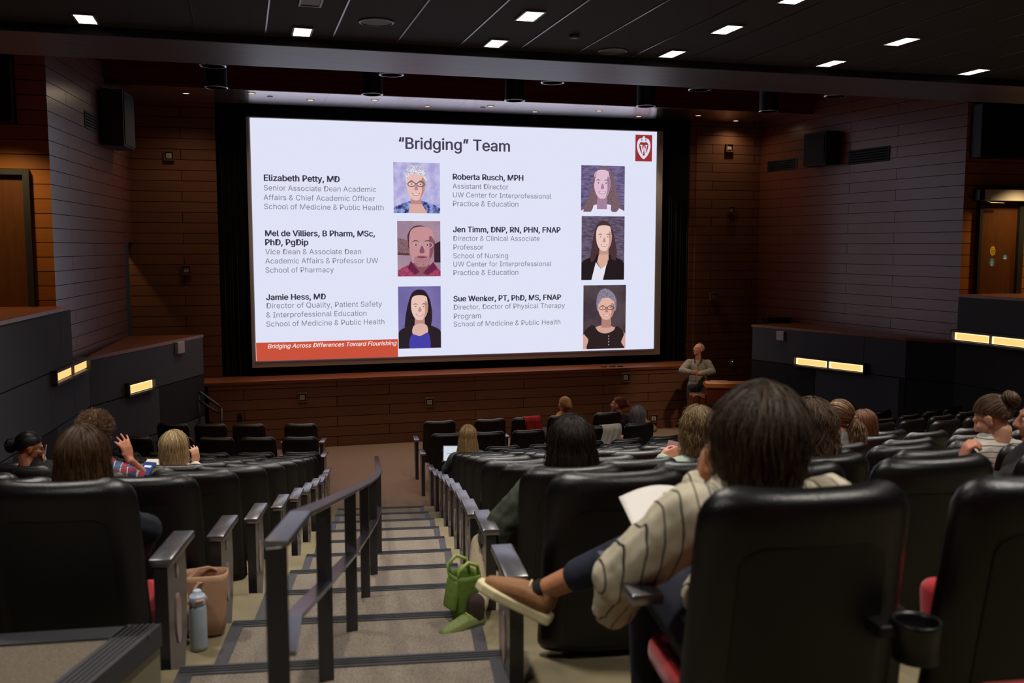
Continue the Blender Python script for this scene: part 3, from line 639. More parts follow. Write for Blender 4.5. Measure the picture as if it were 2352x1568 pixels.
portrait((903, 372, 1011, 490), nmat('#a9a2d6', '#c4bfe6', 6), [('hair', spl([(.27, .45), (.22, .22), (.36, .07), (.55, .05), (.68, .15), (.73, .4), (.66, .5), (.35, .52)]), nmat('#9a97ab', '#e0def0', 40)),
    ('blouse', sh(.8), nmat('#23235c', '#8fa2e2', 14))] + face(.48, .45, .2, .29, '#e6bdb6', '#b98986', glasses='#3a3344')+[('neckline', [(.33, .82), (.6, .82), (.72, 1.), (.32, 1.)], EM('#d8aaa0')), ('fringe', spl([(.26, .4), (.28, .2), (.45, .1), (.66, .18), (.7, .38), (.62, .27), (.45, .22), (.33, .26)]), nmat('#a9a6ba', '#ecebf7', 40))], 'portrait with short silver hair and dark glasses')
portrait((912, 507, 1012, 634), nmat('#9b8094', '#a88d9d', 3), [('bookshelf', [(0, .3), (.28, .36), (.28, .58), (0, .57)], nmat('#3a2430', '#b0848a', 60, (6, 1, 1))), ('shelf', [(0, .57), (.28, .58), (.28, .62), (0, .61)], EM('#5b3c40')), ('dark_panel', [(.85, .42), (1, .36), (1, .75), (.85, .75)], EM('#3a2533')),
    ('shirt', sh(.8), nmat('#8e3355', '#b04f70', 30)), ('hair', spl([(.25, .4), (.24, .24), (.38, .1), (.6, .09), (.8, .2), (.87, .42), (.8, .5), (.3, .5)]), EM('#4e3536'))]+face(.56, .46, .29, .36, '#c58f93', '#8a5260', lip='#8c4a55', teeth=False, glasses='#b59aa5', smile=-.6)+[('stubble', spl([(.38, .66), (.55, .62), (.75, .66), (.7, .8), (.55, .83), (.42, .8)]), nmat('#9d6c74', '#b98890', 50)), ('mouth', spl([(.44, .65), (.55, .635), (.68, .65), (.55, .672)]), EM('#7d3f4c')), ('collar', [(.3, .72), (.5, .92), (.4, .97), (.22, .85)], EM('#6a2546')), ('collar', [(.82, .74), (.58, .94), (.7, .98), (.92, .85)], EM('#6a2546'))], 'portrait with receding hair, glasses and a crimson shirt')
portrait((914, 658, 1013, 798), nmat('#6f65a0', '#7a70aa', 3), [('hair', spl([(.15, .6), (.22, .3), (.33, .1), (.5, .05), (.66, .1), (.77, .3), (.77, .62), (.7, .66), (.2, .66)]), EM('#2b2026')), ('jacket', sh(.64), EM('#2a2226'))]+face(.5, .34, .2, .2, '#e8c3b6', '#bd8d84')+[('neckline', spl([(.35, .64), (.5, .6), (.66, .63), (.68, .75), (.5, .8), (.33, .76)]), EM('#dab1a4')), ('top', spl([(.3, .78), (.5, .8), (.7, .76), (.72, 1.02), (.28, 1.02)]), EM('#4440a6')), ('hair_lock', spl([(.66, .12), (.78, .35), (.77, .6), (.64, .58), (.7, .35)]), EM('#2b2026'))], 'portrait with dark shoulder-length hair and a blue top')
portrait((1335, 379, 1434, 487), nmat('#54496a', '#7a6d96', 8, (1, 1, 4)), [('hair', spl([(.03, 1.02), (.15, .75), (.27, .3), (.38, .08), (.55, .03), (.7, .15), (.8, .5), (.9, .8), (.88, 1.02)]), nmat('#5d4652', '#8d7077', 30, (6, 1, 1))), ('blouse', sh(.88), EM('#e6e0f4'))]+face(.48, .4, .19, .31, '#dfbcd0', '#a3809a', lip='#b56f7d')+[('hair_lock', spl([(.62, .12), (.8, .5), (.88, .85), (.8, 1.0), (.68, .95), (.72, .6)]), nmat('#5d4652', '#8d7077', 30, (6, 1, 1))), ('hair_lock', spl([(.36, .1), (.26, .4), (.3, .75), (.22, 1.0), (.05, 1.0), (.2, .6)]), nmat('#5d4652', '#8d7077', 30, (6, 1, 1)))], 'portrait with long brown hair over a white blouse')
portrait((1336, 496, 1433, 642), nmat('#4a3f52', '#6f6078', 8, (1, 1, 4)), [('hair', spl([(.2, .72), (.25, .4), (.35, .14), (.52, .07), (.68, .16), (.8, .45), (.8, .7), (.7, .66), (.3, .68)]), EM('#4a3236')), ('jacket', sh(.64), EM('#241c1e'))]+face(.52, .34, .185, .2, '#ecc9be', '#c3968c')+[('neckline', [(.4, .6), (.62, .6), (.6, .75), (.46, .84), (.36, .72)], EM('#d9ab98')), ('blouse', [(.33, .72), (.45, .83), (.58, .76), (.5, 1), (.23, 1)], EM('#e6e4ef')), ('hair_lock', spl([(.66, .16), (.8, .45), (.8, .68), (.68, .64), (.72, .4)]), EM('#4a3236')), ('hair_lock', spl([(.38, .14), (.3, .35), (.34, .6), (.24, .72), (.2, .62), (.27, .36)]), EM('#4a3236'))], 'portrait in a dark jacket over a white blouse')
portrait((1340, 655, 1436, 799), nmat('#43363e', '#54454c', 3), [('hair', spl([(.31, .33), (.33, .16), (.45, .06), (.62, .08), (.76, .2), (.77, .36), (.7, .42), (.38, .42)]), nmat('#6d6377', '#9d94a8', 40)), ('shoulders', sh(.68, 0, 1), EM('#d3a395')), ('top', spl([(.02, .74), (.22, .62), (.35, .72), (.52, .76), (.7, .72), (.8, .65), (.96, .76), (.9, .9), (.93, 1.02), (.14, 1.02), (.12, .85)]), EM('#2d2122'))]+face(.54, .37, .19, .17, '#e2b1a2', '#b07f76', glasses='#33272b')+[('fringe', spl([(.34, .3), (.36, .16), (.5, .09), (.66, .12), (.75, .28), (.6, .2), (.46, .18)]), nmat('#6d6377', '#9d94a8', 40))]+[('button', oval2(.59, .8+.045*k, .012, .009, 8), EM('#d8c8c4')) for k in range(4)], 'portrait with short grey hair, glasses and a black top')
# crest
lr = rectpx(1459.5, 309, 1497, 371); LW, LH = lr[2]-lr[0], lr[3]-lr[1]
LG = flat('crest_field', rpoly(lr), EM('#97302f'), 1, label='red field of the white crest'); attach(LG, SLD)
def crest(nm, pts, m, l): o = flat(nm, [(lr[0]+u*LW, lr[3]-v*LH) for u, v in pts], m, l, LG); return o
CW = EM('#dfdcf0')
def shield(k): return spl([(.5, .13-.0), (.78, .16), (.9, .36), (.86, .6), (.7, .8), (.5, .91), (.3, .8), (.14, .6), (.1, .36), (.22, .16)], 5) if k == 1 else spl([(.5, .29), (.66, .27), (.77, .38), (.72, .57), (.62, .7), (.5, .79), (.38, .7), (.28, .57), (.23, .38), (.34, .27)], 5)
crest('crest_shield', shield(1), CW, 2); crest('crest_finial', oval2(.5, .085, .07, .035), CW, 2.2); crest('crest_finial', spl([(.36, .16), (.5, .08), (.64, .16), (.5, .2)]), CW, 2.4)
crest('crest_heart', shield(2), EM('#97302f'), 3)
for s in (-1, 1): crest('crest_scroll', oval2(.5+s*.12, .19, .05, .03), EM('#7d7cae'), 3)
wl_ = [(.28, .38), (.42, .38), (.42, .41), (.39, .41), (.45, .6), (.5, .4), (.53, .4), (.59, .6), (.63, .41), (.6, .41), (.6, .38), (.72, .38), (.72, .41), (.69, .41), (.605, .74), (.57, .74), (.51, .54), (.455, .74), (.42, .74), (.32, .41), (.28, .41)]
crest('crest_letter', wl_, CW, 4)
for m in list(MATS):
    if m.startswith('slide') or m.startswith('text_'):
        e = [n for n in MATS[m].node_tree.nodes if n.type == 'EMISSION']
        if e: e[0].inputs[1].default_value *= 1.0

# ------------------------------------------------------------------ people
SKIN = {'fair': mat('skin_fair', '#c99478', .5, noise=.08, nscale=30), 'rosy': mat('skin_rosy', '#c9866a', .5, noise=.08, nscale=30), 'tan': mat('skin_tan', '#a9714f', .5, noise=.08, nscale=30)}
EYEW = mat('eye_white', '#d9d3cd', .2); IRIS = mat('iris', '#2a1d16', .15)
def hairmat(name, c1, c2, strand):
    k = name+('_strand' if strand else '_mass')
    if k in MATS: return MATS[k]
    m = bpy.data.materials.new(k); m.use_nodes = True; nt = m.node_tree; b = nt.nodes['Principled BSDF']; L = nt.links.new
    r = nt.nodes.new('ShaderNodeValToRGB'); r.color_ramp.elements[0].color = (*lin(c1), 1); r.color_ramp.elements[1].color = (*lin(c2), 1)
    if strand: h = nt.nodes.new('ShaderNodeHairInfo'); L(h.outputs['Random'], r.inputs[0])
    else:
        tc = nt.nodes.new('ShaderNodeTexCoord'); mp = nt.nodes.new('ShaderNodeMapping'); mp.inputs['Scale'].default_value = (9, 9, 1.2); n = nt.nodes.new('ShaderNodeTexNoise'); n.inputs['Scale'].default_value = 7
        L(tc.outputs['Object'], mp.inputs[0]); L(mp.outputs[0], n.inputs[0]); L(n.outputs['Fac'], r.inputs[0])
        r.color_ramp.elements[0].position = .3; r.color_ramp.elements[1].position = .7
    L(r.outputs[0], b.inputs['Base Color']); b.inputs['Roughness'].default_value = .42; b.inputs['Specular IOR Level'].default_value = .35
    MATS[k] = m; return m
FOLD = bpy.data.textures.new('folds', 'CLOUDS'); FOLD.noise_scale = .075; FOLD.noise_depth = 1
def bake(name, bm, voxel, m, parent, smooth=3, folds=0):
    """merge overlapping volumes into one continuous skin"""
    me = bpy.data.meshes.new(name); bm.to_mesh(me); bm.free(); o = bpy.data.objects.new(name, me); COL.objects.link(o)
    r = o.modifiers.new('r', 'REMESH'); r.mode = 'VOXEL'; r.voxel_size = voxel; r.use_smooth_shade = True
    if smooth: q = o.modifiers.new('s', 'SMOOTH'); q.iterations = smooth; q.factor = .5
    if folds: q = o.modifiers.new('f', 'DISPLACE'); q.texture = FOLD; q.strength = folds; q.mid_level = .45; q.texture_coords = 'LOCAL'
    dg = bpy.context.evaluated_depsgraph_get(); me2 = bpy.data.meshes.new_from_object(o.evaluated_get(dg)); o.modifiers.clear(); o.data = me2; bpy.data.meshes.remove(me)
    me2.name = name; me2.materials.clear()
    for x in (m if isinstance(m, (list, tuple)) else [m]): me2.materials.append(x)
    me2.polygons.foreach_set('use_smooth', [True]*len(me2.polygons)); o.parent = parent; return o
def capsule(bm, a, ra, b, rb, n=10):
    a, b = V(a), V(b); d = b-a; L = d.length
    if L < 1e-5: ell(bm, a, (ra,)*3, seg=n, rings=8); return
    d /= L; pts, rr = [], []
    for k in range(5): t = -math.cos(k/5*PI/2); pts.append(a+d*ra*t); rr.append(max(.0006, ra*math.sin(math.acos(-t))))
    pts += [a, b]; rr += [ra, rb]
    for k in range(4, -1, -1): t = math.cos(k/5*PI/2); pts.append(b+d*rb*t); rr.append(max(.0006, rb*math.sin(math.acos(t))))
    u, v = basis(d); ring_skin(bm, [[p+(u*math.cos(2*PI*i/n)+v*math.sin(2*PI*i/n))*r for i in range(n)] for p, r in zip(pts, rr)])
def chain(bm, pts, rr, n=10):
    for (a, ra), (b, rb) in zip(zip(pts, rr), list(zip(pts, rr))[1:]): capsule(bm, a, ra, b, rb, n)
def hand_prims(bm, wrist, d, nrm, curl=.5, thumb=.6, spread=.12, side=1, s=1.0, curls=None, rest=None):
    """palm, four unequal bent fingers and a thumb from the side of the palm; fingers curl toward nrm"""
    d = V(d).normalized(); nrm = V(nrm); nrm = (nrm-d*nrm.dot(d)).normalized(); sd = d.cross(nrm)*side; wr = V(wrist)
    base = [.028, .0095, -.0095, -.027]; ln = [.074, .082, .076, .060]
    for i in range(4):
        k = wr+(d*(.088-.004*abs(i-1.2))+sd*base[i])*s; capsule(bm, wr+(d*.012+sd*base[i]*.55)*s, .0135*s, k, .0105*s)
        if i < 3: capsule(bm, wr+(d*.045+sd*base[i])*s, .012*s, wr+(d*.045+sd*base[i+1])*s, .012*s)
        c = (curls[i] if curls else curl); a = c*.75; p = k; r = .0095*s
        dd = (d+sd*(base[i]/.028)*spread).normalized()
        for j, fr in enumerate((.44, .31, .25)):
            q = p+(dd*math.cos(a)+nrm*math.sin(a))*ln[i]*fr*s; capsule(bm, p, r, q, r*.9); p = q; r *= .9; a += c*(.95 if j == 0 else .6)
    t0 = wr+(d*.022+sd*.024+nrm*.006)*s; t1 = t0+(d*.030+sd*.024*(1-thumb*.4)+nrm*.014)*s; t2 = t1+(d*.030+sd*.010*(1-thumb*1.4)+nrm*.012*(.4+thumb))*s; t3 = t2+(d*.024-sd*.008*thumb+nrm*.010*(.2+thumb))*s
    chain(bm, [t0, t1, t2, t3], [.014*s, .0115*s, .0105*s, .0085*s])
def head_prims(bm, X, s=1.0):
    """X maps head-local (x right, y forward, z up) to the person; skull, jaw, brow, nose, lips, ears"""
    R = X.to_3x3(); R.normalize(); T = lambda p: X @ (V(p)*s)
    E = lambda c, r, seg=20, rg=14: ell(bm, T(c), [q*s for q in r], R, seg, rg)
    E((0, -.012, .032), (.073, .093, .086)); E((0, .03, -.03), (.058, .060, .072)); E((0, .058, -.088), (.026, .024, .022)); E((0, .02, -.06), (.05, .05, .045))
    capsule(bm, T((-.034, .079, .024)), .013*s, T((.034, .079, .024)), .013*s); E((.036, .062, -.022), (.025, .024, .024)); E((-.036, .062, -.022), (.025, .024, .024))
    chain(bm, [T((0, .088, .014)), T((0, .103, -.012)), T((0, .108, -.026))], [.009*s, .0115*s, .0135*s]); E((.011, .096, -.03), (.009, .011, .008)); E((-.011, .096, -.03), (.009, .011, .008))
    E((0, .083, -.052), (.023, .011, .007)); E((0, .081, -.064), (.020, .011, .007))
    for sx in (-1, 1): E((sx*.074, -.008, -.008), (.010, .021, .032)); E((sx*.078, -.014, .006), (.007, .02, .022))
class Person: pass
def person(name_label, loc, rz, head, hyaw=0, hpitch=0, hroll=0, skin='fair', s=1.0, shirt=None, pants=None, arms=None, seat=True, eyes=False, cuff=None, voxel=.0075, sw=.165, legs=None, shoes=None, drop=.04, sleeve=1.0, bare=.0, lean=None, forearm_bare=False):
    """head, elbows, wrists are world points; loc/rz is the seat or the ground under the person"""
    P = Person(); o = empty('person', loc, rz); tag(o, name_label, 'person'); P.o = o
    Mi = (Matrix.Translation(V(loc)) @ Matrix.Rotation(rz, 4, 'Z')).inverted(); W2 = lambda p: Mi @ V(p); P.W2 = W2
    H = W2(head); P.H = H
    X = Matrix.Translation(H) @ Matrix.Rotation(hyaw, 4, 'Z') @ Matrix.Rotation(hpitch, 4, 'X') @ Matrix.Rotation(hroll, 4, 'Y'); P.X = X; P.s = s
    NB = H+V((0, -.045, -.215+drop)); NT = X @ V((0, -.02, -.075)); P.NB = NB
    if seat: PV = V((NB.x*.5, .225, .525))
    else: PV = V((NB.x*.6+(lean or 0), NB.y*.4-.01, .94))
    CH = NB.lerp(PV, .36)+V((0, .015, 0)); SH = {k: NB+V((sx*sw, .0, -.055)) for k, sx in (('l', -1), ('r', 1))}
    bm = bmnew(); head_prims(bm, X, s); capsule(bm, NT, .054, NB+V((0, .005, -.02)), .06)
    def torso(b, g):
        capsule(b, SH['l']+V((.02, 0, -.01)), .058+g, SH['r']+V((-.02, 0, -.01)), .058+g); ell(b, CH, (.155+g, .108+g, .20+g)); ell(b, CH.lerp(PV, .55), (.145+g, .105+g, .17+g)); ell(b, PV+V((0, 0, .02)), (.165+g, .12+g, .13+g))
        capsule(b, NB+V((0, .0, -.035)), .066+g, NB+V((0, 0, -.09)), .10+g); 
        for sx in (-1, 1): capsule(b, NB+V((sx*.03, 0, -.02)), .05+g, SH['l' if sx < 0 else 'r'], .055+g)
    torso(bm, -.006)
    A = {}
    for k, sx in (('l', -1), ('r', 1)):
        a = (arms or {}).get(k)
        if a: el, wr = W2(a['e']), W2(a['w'])
        elif seat: el = SH[k]+V((sx*.015, .06, -.25)); el.x = max(-.195, min(.195, el.x)); wr = V((max(-.1, min(.1, NB.x*.6))+sx*.07, .42, max(.60, NB.z-.5)))
        else: el = SH[k]+V((sx*.06, -.02, -.28)); wr = el+V((0, .08, -.24))
        A[k] = (el, wr); chain(bm, [SH[k], SH[k].lerp(el, .5), el], [.05, .045, .038]); chain(bm, [el, el.lerp(wr, .35), wr], [.038, .040, .026])
        hd = (a or {}).get('hand', {}); dd = V(hd.get('d', (wr-el))); nn = V(hd.get('n', (0, 0, -1))) 
        if 'd' in hd: dd = Mi.to_3x3() @ dd
        if 'n' in hd: nn = Mi.to_3x3() @ nn
        hand_prims(bm, wr, dd, nn, curl=hd.get('curl', .5), thumb=hd.get('thumb', .5), side=hd.get('side', 1 if k == 'l' else -1), curls=hd.get('curls'), spread=hd.get('spread', .1))
    LG = legs or ({k: (PV+V((sx*.09, .02, -.03)), PV+V((sx*.12, .44, .02)), PV+V((sx*.13, .47, -.40)), (0, 1, 0)) for k, sx in (('l', -1), ('r', 1))} if seat else
        {k: (PV+V((sx*.09, 0, -.06)), V((PV.x+sx*.10, PV.y+.03, .50)), V((PV.x+sx*.11, PV.y-.01, .10)), (0, 1, 0)) for k, sx in (('l', -1), ('r', 1))})
    for k in LG:
        h, kn, an, ft = LG[k]; chain(bm, [h, h.lerp(kn, .5), kn], [.085, .072, .054]); chain(bm, [kn, kn.lerp(an, .3), an], [.054, .055, .036]); capsule(bm, an+V((0, 0, -.03)), .036, an+V(ft)*.13+V((0, 0, -.055)), .026)
    body = bake('body', bm, voxel, SKIN[skin], o, 2); P.body = body
    if shirt:
        bm = bmnew(); torso(bm, .010)
        for k in A:
            el, wr = A[k]; end = 0.93 if not forearm_bare else .12
            chain(bm, [SH[k], SH[k].lerp(el, .5), el], [.066*sleeve, .060*sleeve, .053*sleeve])
            if not (forearm_bare and k in forearm_bare): chain(bm, [el, el.lerp(wr, .4), el.lerp(wr, .93)], [.053*sleeve, .051*sleeve, .040*sleeve])
            else: capsule(bm, el, .053, el.lerp(wr, .1), .053)
        P.shirt = bake(shirt[0], bm, .009, shirt[1], o, 3, folds=.014*max(1, sleeve))
    bm = bmnew(); ell(bm, PV+V((0, .01, -.01)), (.182, .137, .13))
    for k in LG:
        h, kn, an, ft = LG[k]; chain(bm, [h, h.lerp(kn, .5), kn], [.100, .086, .070]); ce = (cuff or {}).get(k, .93); chain(bm, [kn, kn.lerp(an, .4), kn.lerp(an, ce)], [.070, .064, .056])
    P.pants = bake('trousers', bm, .011, pants or mat('jeans_dark', '#1b2233', .85, noise=.2, nscale=120), o, 3)
    for k in LG:
        h, kn, an, ft = LG[k]; bm = bmnew(); f = V(ft); chain(bm, [an+V((0, 0, -.045))-f*.02, an+f*.08+V((0, 0, -.055)), an+f*.15+V((0, 0, -.062))], [.046, .042, .034]); bake('shoe', bm, .009, shoes or mat('shoe_dark', '#1c1a19', .6), o, 3)
    if eyes:
        for sx in (-1, 1):
            e = bmnew(); ell(e, X @ (V((sx*.031, .077, .002))*s), (.0125*s,)*3); E = obj('eye', e, EYEW, o, smooth=True)
            e = bmnew(); ell(e, X @ (V((sx*.031, .0865, .002))*s), (.0055*s, .004*s, .0055*s), X.to_3x3()); obj('iris', e, IRIS, E, smooth=True)
    P.A = A; P.LG = LG; P.PV = PV; P.CH = CH; return P
def curves_obj(name, strands, rad, m, parent):
    hc = bpy.data.hair_curves.new(name); hc.add_curves([len(q) for q in strands]); flat_ = np.array([c for q in strands for p in q for c in p], dtype=np.float32)
    hc.points.foreach_set('position', flat_); at_ = hc.attributes.get('radius') or hc.attributes.new('radius', 'FLOAT', 'POINT')
    at_.data.foreach_set('value', np.array([rad*(1-.55*i/len(q)) for q in strands for i in range(len(q))], dtype=np.float32))
    hc.materials.append(m); o = bpy.data.objects.new(name, hc); COL.objects.link(o); o.parent = parent; return o
def skull(th, ph, off=0):
    return V(((.076+off)*math.sin(th)*math.sin(ph), -.012+(.098+off)*math.sin(th)*math.cos(ph), .030+(.092+off)*math.cos(th)))
def solidify(bm, P, t): pass
def hair(P, name, c1, c2, style, n=900, rad=.0011, L=.3, vol=.014, wave=.004, face=1.15, b=(0, -.9, .3), bun=None, tail=None, seed=1, part=.0, flare=0.0, low=None):
    r = random.Random(seed); X, s = P.X, P.s; mm, ms = hairmat(name, c1, c2, 0), hairmat(name, c1, c2, 1); T = lambda p: X @ (V(p)*s); strands = []; bm = bmnew()
    Z = Matrix.Rotation(0, 3, 'Z'); Xr = X.to_3x3(); down = Xr.inverted() @ V((0, 0, -1))
    def fall(p, ph, l, k):
        """hair below the widest point hangs down, easing back round the shoulders"""
        q = p+down*l; out = V((math.sin(ph), math.cos(ph), 0)); q += out*(flare*l-.10*max(0, l-.03)*(.5+.5*abs(math.sin(ph)))); q.y -= .10*l*max(0, math.cos(ph)); return q
    if style in ('long', 'bob'):
        def path(ph, u, off, jit=None):
            cf = math.cos(ph); front = abs(((ph+PI) % (2*PI))-PI) < face
            a = abs(((ph+PI) % (2*PI))-PI); te = (PI*.56 if not front else .62+.55*(a/face)**3); A_ = .1*te
            ll = 0 if front else L*(1-.12*max(0, -cf) if style == 'bob' else 1)
            tot = .1*te+ll; d = u*tot
            if d <= A_: th = max(.02, d/.1); p = skull(th, ph, off)
            else: p = fall(skull(te, ph, off), ph, d-A_, off)
            if jit: p += V((math.sin(d*38+jit[0])*wave*min(1, d*8), math.cos(d*33+jit[1])*wave*min(1, d*8), 0))
            p.x += part*.03*max(0, 1-d*8); return T(p)
        g = sheet(bm, lambda u, v: path(2*PI*u+1e-4, v, vol*.72), 60, 18)
        for i in range(n):
            ph = r.uniform(0, 2*PI); o_ = vol*(r.uniform(.55, 1.1) if r.random() < .9 else r.uniform(1.1, 1.5)); j = (r.uniform(0, 6), r.uniform(0, 6)); u0 = r.uniform(0, .25); u1 = r.uniform(.8, 1.07); ph2 = ph+r.gauss(0, .10)
            strands.append([path(ph+(ph2-ph)*k/11, u0+(u1-u0)*k/11, o_, j) for k in range(12)])
    elif style == 'gather':
        B = V(b).normalized(); D = lambda th, ph: V((math.sin(th)*math.sin(ph), math.sin(th)*math.cos(ph), math.cos(th)))
        def hl(ph):
            c = math.cos(ph); return D(1.0+.68*(.5-.5*c)**.55+(.62 if c < -.5 else .62*max(0, (.5-.5*c)-.3)/.7), ph)
        def surf(d, off): return V(((.076+off)*d.x, -.012+(.098+off)*d.y, .030+(.092+off)*d.z))
        def path(ph, u, off):
            a = hl(ph); w_ = math.acos(max(-1, min(1, a.dot(B)))); sn = math.sin(w_) or 1e-5; d = (a*math.sin((1-u)*w_)+B*math.sin(u*w_))/sn; return T(surf(d.normalized(), off*(.35+.65*math.sin(u*PI/2))))
        sheet(bm, lambda u, v: path(2*PI*u+1e-4, min(.995, v), vol*.7), 48, 14)
        for i in range(n):
            ph = r.uniform(0, 2*PI); o_ = vol*r.uniform(.5, 1.1); u0 = r.uniform(0, .5); dp = r.gauss(0, .06)
            strands.append([path(ph+dp*k/9, u0+(.99-u0)*k/9, o_) for k in range(10)])
        C = surf(B, vol)
        if bun:
            R_ = bun; cc = C+B*R_*.3; ell(bm, T(cc), (R_*s*.92, R_*s*.92, R_*s*.78), Xr)
            u_, v_ = basis(B)
            for i in range(n//3):
                t0 = r.uniform(0, 6.28); tl = r.uniform(.9, 1.12); q = []; la = r.uniform(-.9, 1.2); w_ = r.uniform(1.0, 2.6)
                for k in range(9): a = t0+w_*k/8; l_ = la+.35*math.sin(a*1.5); q.append(T(cc+(u_*math.cos(a)*math.cos(l_)+v_*math.sin(a)*math.cos(l_))*R_*tl+B*math.sin(l_)*R_*.8*tl))
                strands.append(q)
        if tail:
            tl, tw, curl = tail
            for i in range(int(n*.6)):
                a0 = r.uniform(0, 6.28); rr = math.sqrt(r.random()); j = r.uniform(0, 6.28); ln = tl*r.uniform(.75, 1.05); q = []
                for k in range(14):
                    f = k/13; w_ = tw*(.25+.95*math.sin(min(1, f*1.25)*PI*.62)); p = C+V(B)*.03*math.sin(f*PI*.6)+down*ln*f*(.3+.7*f)+V((math.cos(a0), math.sin(a0), 0))*w_*rr
                    p += V((math.sin(f*22+j), math.cos(f*20+j), 0))*curl*f; q.append(T(p))
                strands.append(q)
            capsule(bm, T(C), .02*s, T(C+V(B)*.025+down*tl*.55), tw*.55*s)
    elif style == 'short':
        lim = low or (lambda ph: 1.95 if math.cos(ph) < .1 else 1.0+.55*(1-math.cos(ph)))
        sheet(bm, lambda u, v: T(skull(max(.02, v*lim(2*PI*u)), 2*PI*u+1e-4, vol*(.55-.3*v))), 48, 16)
        for i in range(n):
            ph = r.uniform(0, 2*PI); th = math.acos(1-r.random()*(1-math.cos(lim(ph)))); p = skull(th, ph, .002); nn = (p-V((0, -.012, .03))).normalized()
            e = .006; tt = (skull(th+e, ph, .002)-p).normalized(); sp = V((-nn.y, nn.x, 0)); dr = (tt*r.uniform(.5, 1)+nn*r.uniform(.1, .5)+sp*r.gauss(0, .35)).normalized(); q = []; ln = L*r.uniform(.6, 1.1); j = r.uniform(0, 6.28); p = p+nn*vol*.35
            for k in range(8):
                f = k/7; w_ = wave*f; c_ = p+dr*ln*f+(nn*.35+tt*.2)*ln*f*(1-f)-nn*ln*.25*f*f+(sp*math.sin(f*9+j)+nn*math.cos(f*9+j))*w_
                q.append(T(c_))
            strands.append(q)
    bmesh.ops.remove_doubles(bm, verts=bm.verts, dist=.0004)
    h = obj('hair', bm, mm, P.o, smooth=True); sm = h.modifiers.new('thick', 'SOLIDIFY'); sm.thickness = .008*s; sm.offset = -1
    c = curves_obj('hair_strands', strands, rad*s, ms, h); c['kind'] = 'stuff'; return h
def seated(key, px, py, dd=.0, **kw):
    st = SEATS[key]; loc = st.location.copy(); p = st.matrix_basis @ V((0, .18+dd, 1)); d = (p-CAM).dot(HD)
    lb = kw.pop('label'); return person(lb, loc, st.rotation_euler[2], onD(px, py, d), **kw)
def W(px, py, d): return onD(px, py, d)
def fabric(n, c, sc=150, noise=.15): return mat('cloth_'+n, c, .9, noise=noise, nscale=sc)
def stripes(name, c1, c2, axis, period, width, col2=None, extra=None):
    """woven stripes or a plaid in the cloth's own coordinates"""
    m = bpy.data.materials.new(name); m.use_nodes = True; nt = m.node_tree; b = nt.nodes['Principled BSDF']; L = nt.links.new; b.inputs['Roughness'].default_value = .9
    tc = nt.nodes.new('ShaderNodeTexCoord'); s = nt.nodes.new('ShaderNodeSeparateXYZ'); nz = nt.nodes.new('ShaderNodeTexNoise'); nz.inputs['Scale'].default_value = 5
    va = nt.nodes.new('ShaderNodeVectorMath'); va.operation = 'MULTIPLY_ADD'; va.inputs[1].default_value = (.03, .03, .03); L(tc.outputs['Object'], nz.inputs[0]); L(nz.outputs['Color'], va.inputs[0]); L(tc.outputs['Object'], va.inputs[2]); L(va.outputs[0], s.inputs[0])
    col = None
    for (ax, pr, wd, cc) in [(axis, period, width, c2)]+(extra or []):
        d = nt.nodes.new('ShaderNodeMath'); d.operation = 'DIVIDE'; d.inputs[1].default_value = pr; L(s.outputs[ax], d.inputs[0])
        f = nt.nodes.new('ShaderNodeMath'); f.operation = 'FRACT'; L(d.outputs[0], f.inputs[0]); t = nt.nodes.new('ShaderNodeMath'); t.operation = 'LESS_THAN'; t.inputs[1].default_value = wd; L(f.outputs[0], t.inputs[0])
        mx = nt.nodes.new('ShaderNodeMix'); mx.data_type = 'RGBA'; L(t.outputs[0], mx.inputs[0]); mx.inputs[7].default_value = (*lin(cc), 1)
        if col is None: mx.inputs[6].default_value = (*lin(c1), 1)
        else: L(col, mx.inputs[6])
        col = mx.outputs[2]
    L(col, b.inputs['Base Color']); return m
def sneaker(P, an, toe, up, mu, ms, L=.27):
    """low shoe: upper with collar and laces on a thick pale sole; an = ankle, toe = toe direction (local)"""
    t = V(toe).normalized(); u = V(up); u = (u-t*u.dot(t)).normalized(); sd = t.cross(u); an = V(an); h = an-u*.085-t*.055
    f = lambda x, y, z: h+t*x+sd*y+u*z
    out = [(0, .028), (.02, .036), (.08, .036), (.14, .042), (.19, .046), (.235, .038), (.262, .018)]; poly = [(x*L/.27, y) for x, y in out]+[(x*L/.27, -y) for x, y in out[::-1]]
    bm = bmnew(); prism(bm, poly, -.012, .022, f); S = obj('sole', bm, ms, P.o, bevel=.008, seg=3)
    bm = bmnew(); capsule(bm, f(.045, 0, .055), .04, f(.045, 0, .075), .038); chain(bm, [f(.05, 0, .05), f(.12, 0, .045), f(.18, 0, .030), f(.225, 0, .024)], [.042, .043, .038, .028]); bake('shoe', bm, .006, mu, P.o, 3)
    for k in range(4): bm = bmnew(); x = .105+.022*k; tube(bm, [f(x, -.025, .078-.013*k), f(x+.004, 0, .094-.015*k), f(x, .025, .078-.013*k)], .0035, 6); obj('lace', bm, ms, P.o, smooth=True)
def glasses(P, m, w_=.026):
    bm = bmnew()
    for sx in (-1, 1):
        c = V((sx*.032, .098, .004)); tube(bm, [P.X @ (c+V((w_*math.cos(a), -.004*abs(math.cos(a)), .019*math.sin(a)))*1.0) for a in [2*PI*k/18 for k in range(19)]], .0018, 6)
        tube(bm, [P.X @ V((sx*.058, .096, .008)), P.X @ V((sx*.076, .05, .006)), P.X @ V((sx*.079, -.01, .004))], .0018, 6)
    tube(bm, [P.X @ V((-.008, .100, .008)), P.X @ V((.008, .100, .008))], .0018, 6); obj('glasses', bm, m, P.o, smooth=True)
R2, U2, F2 = RT, V((0, 0, 1)), HD
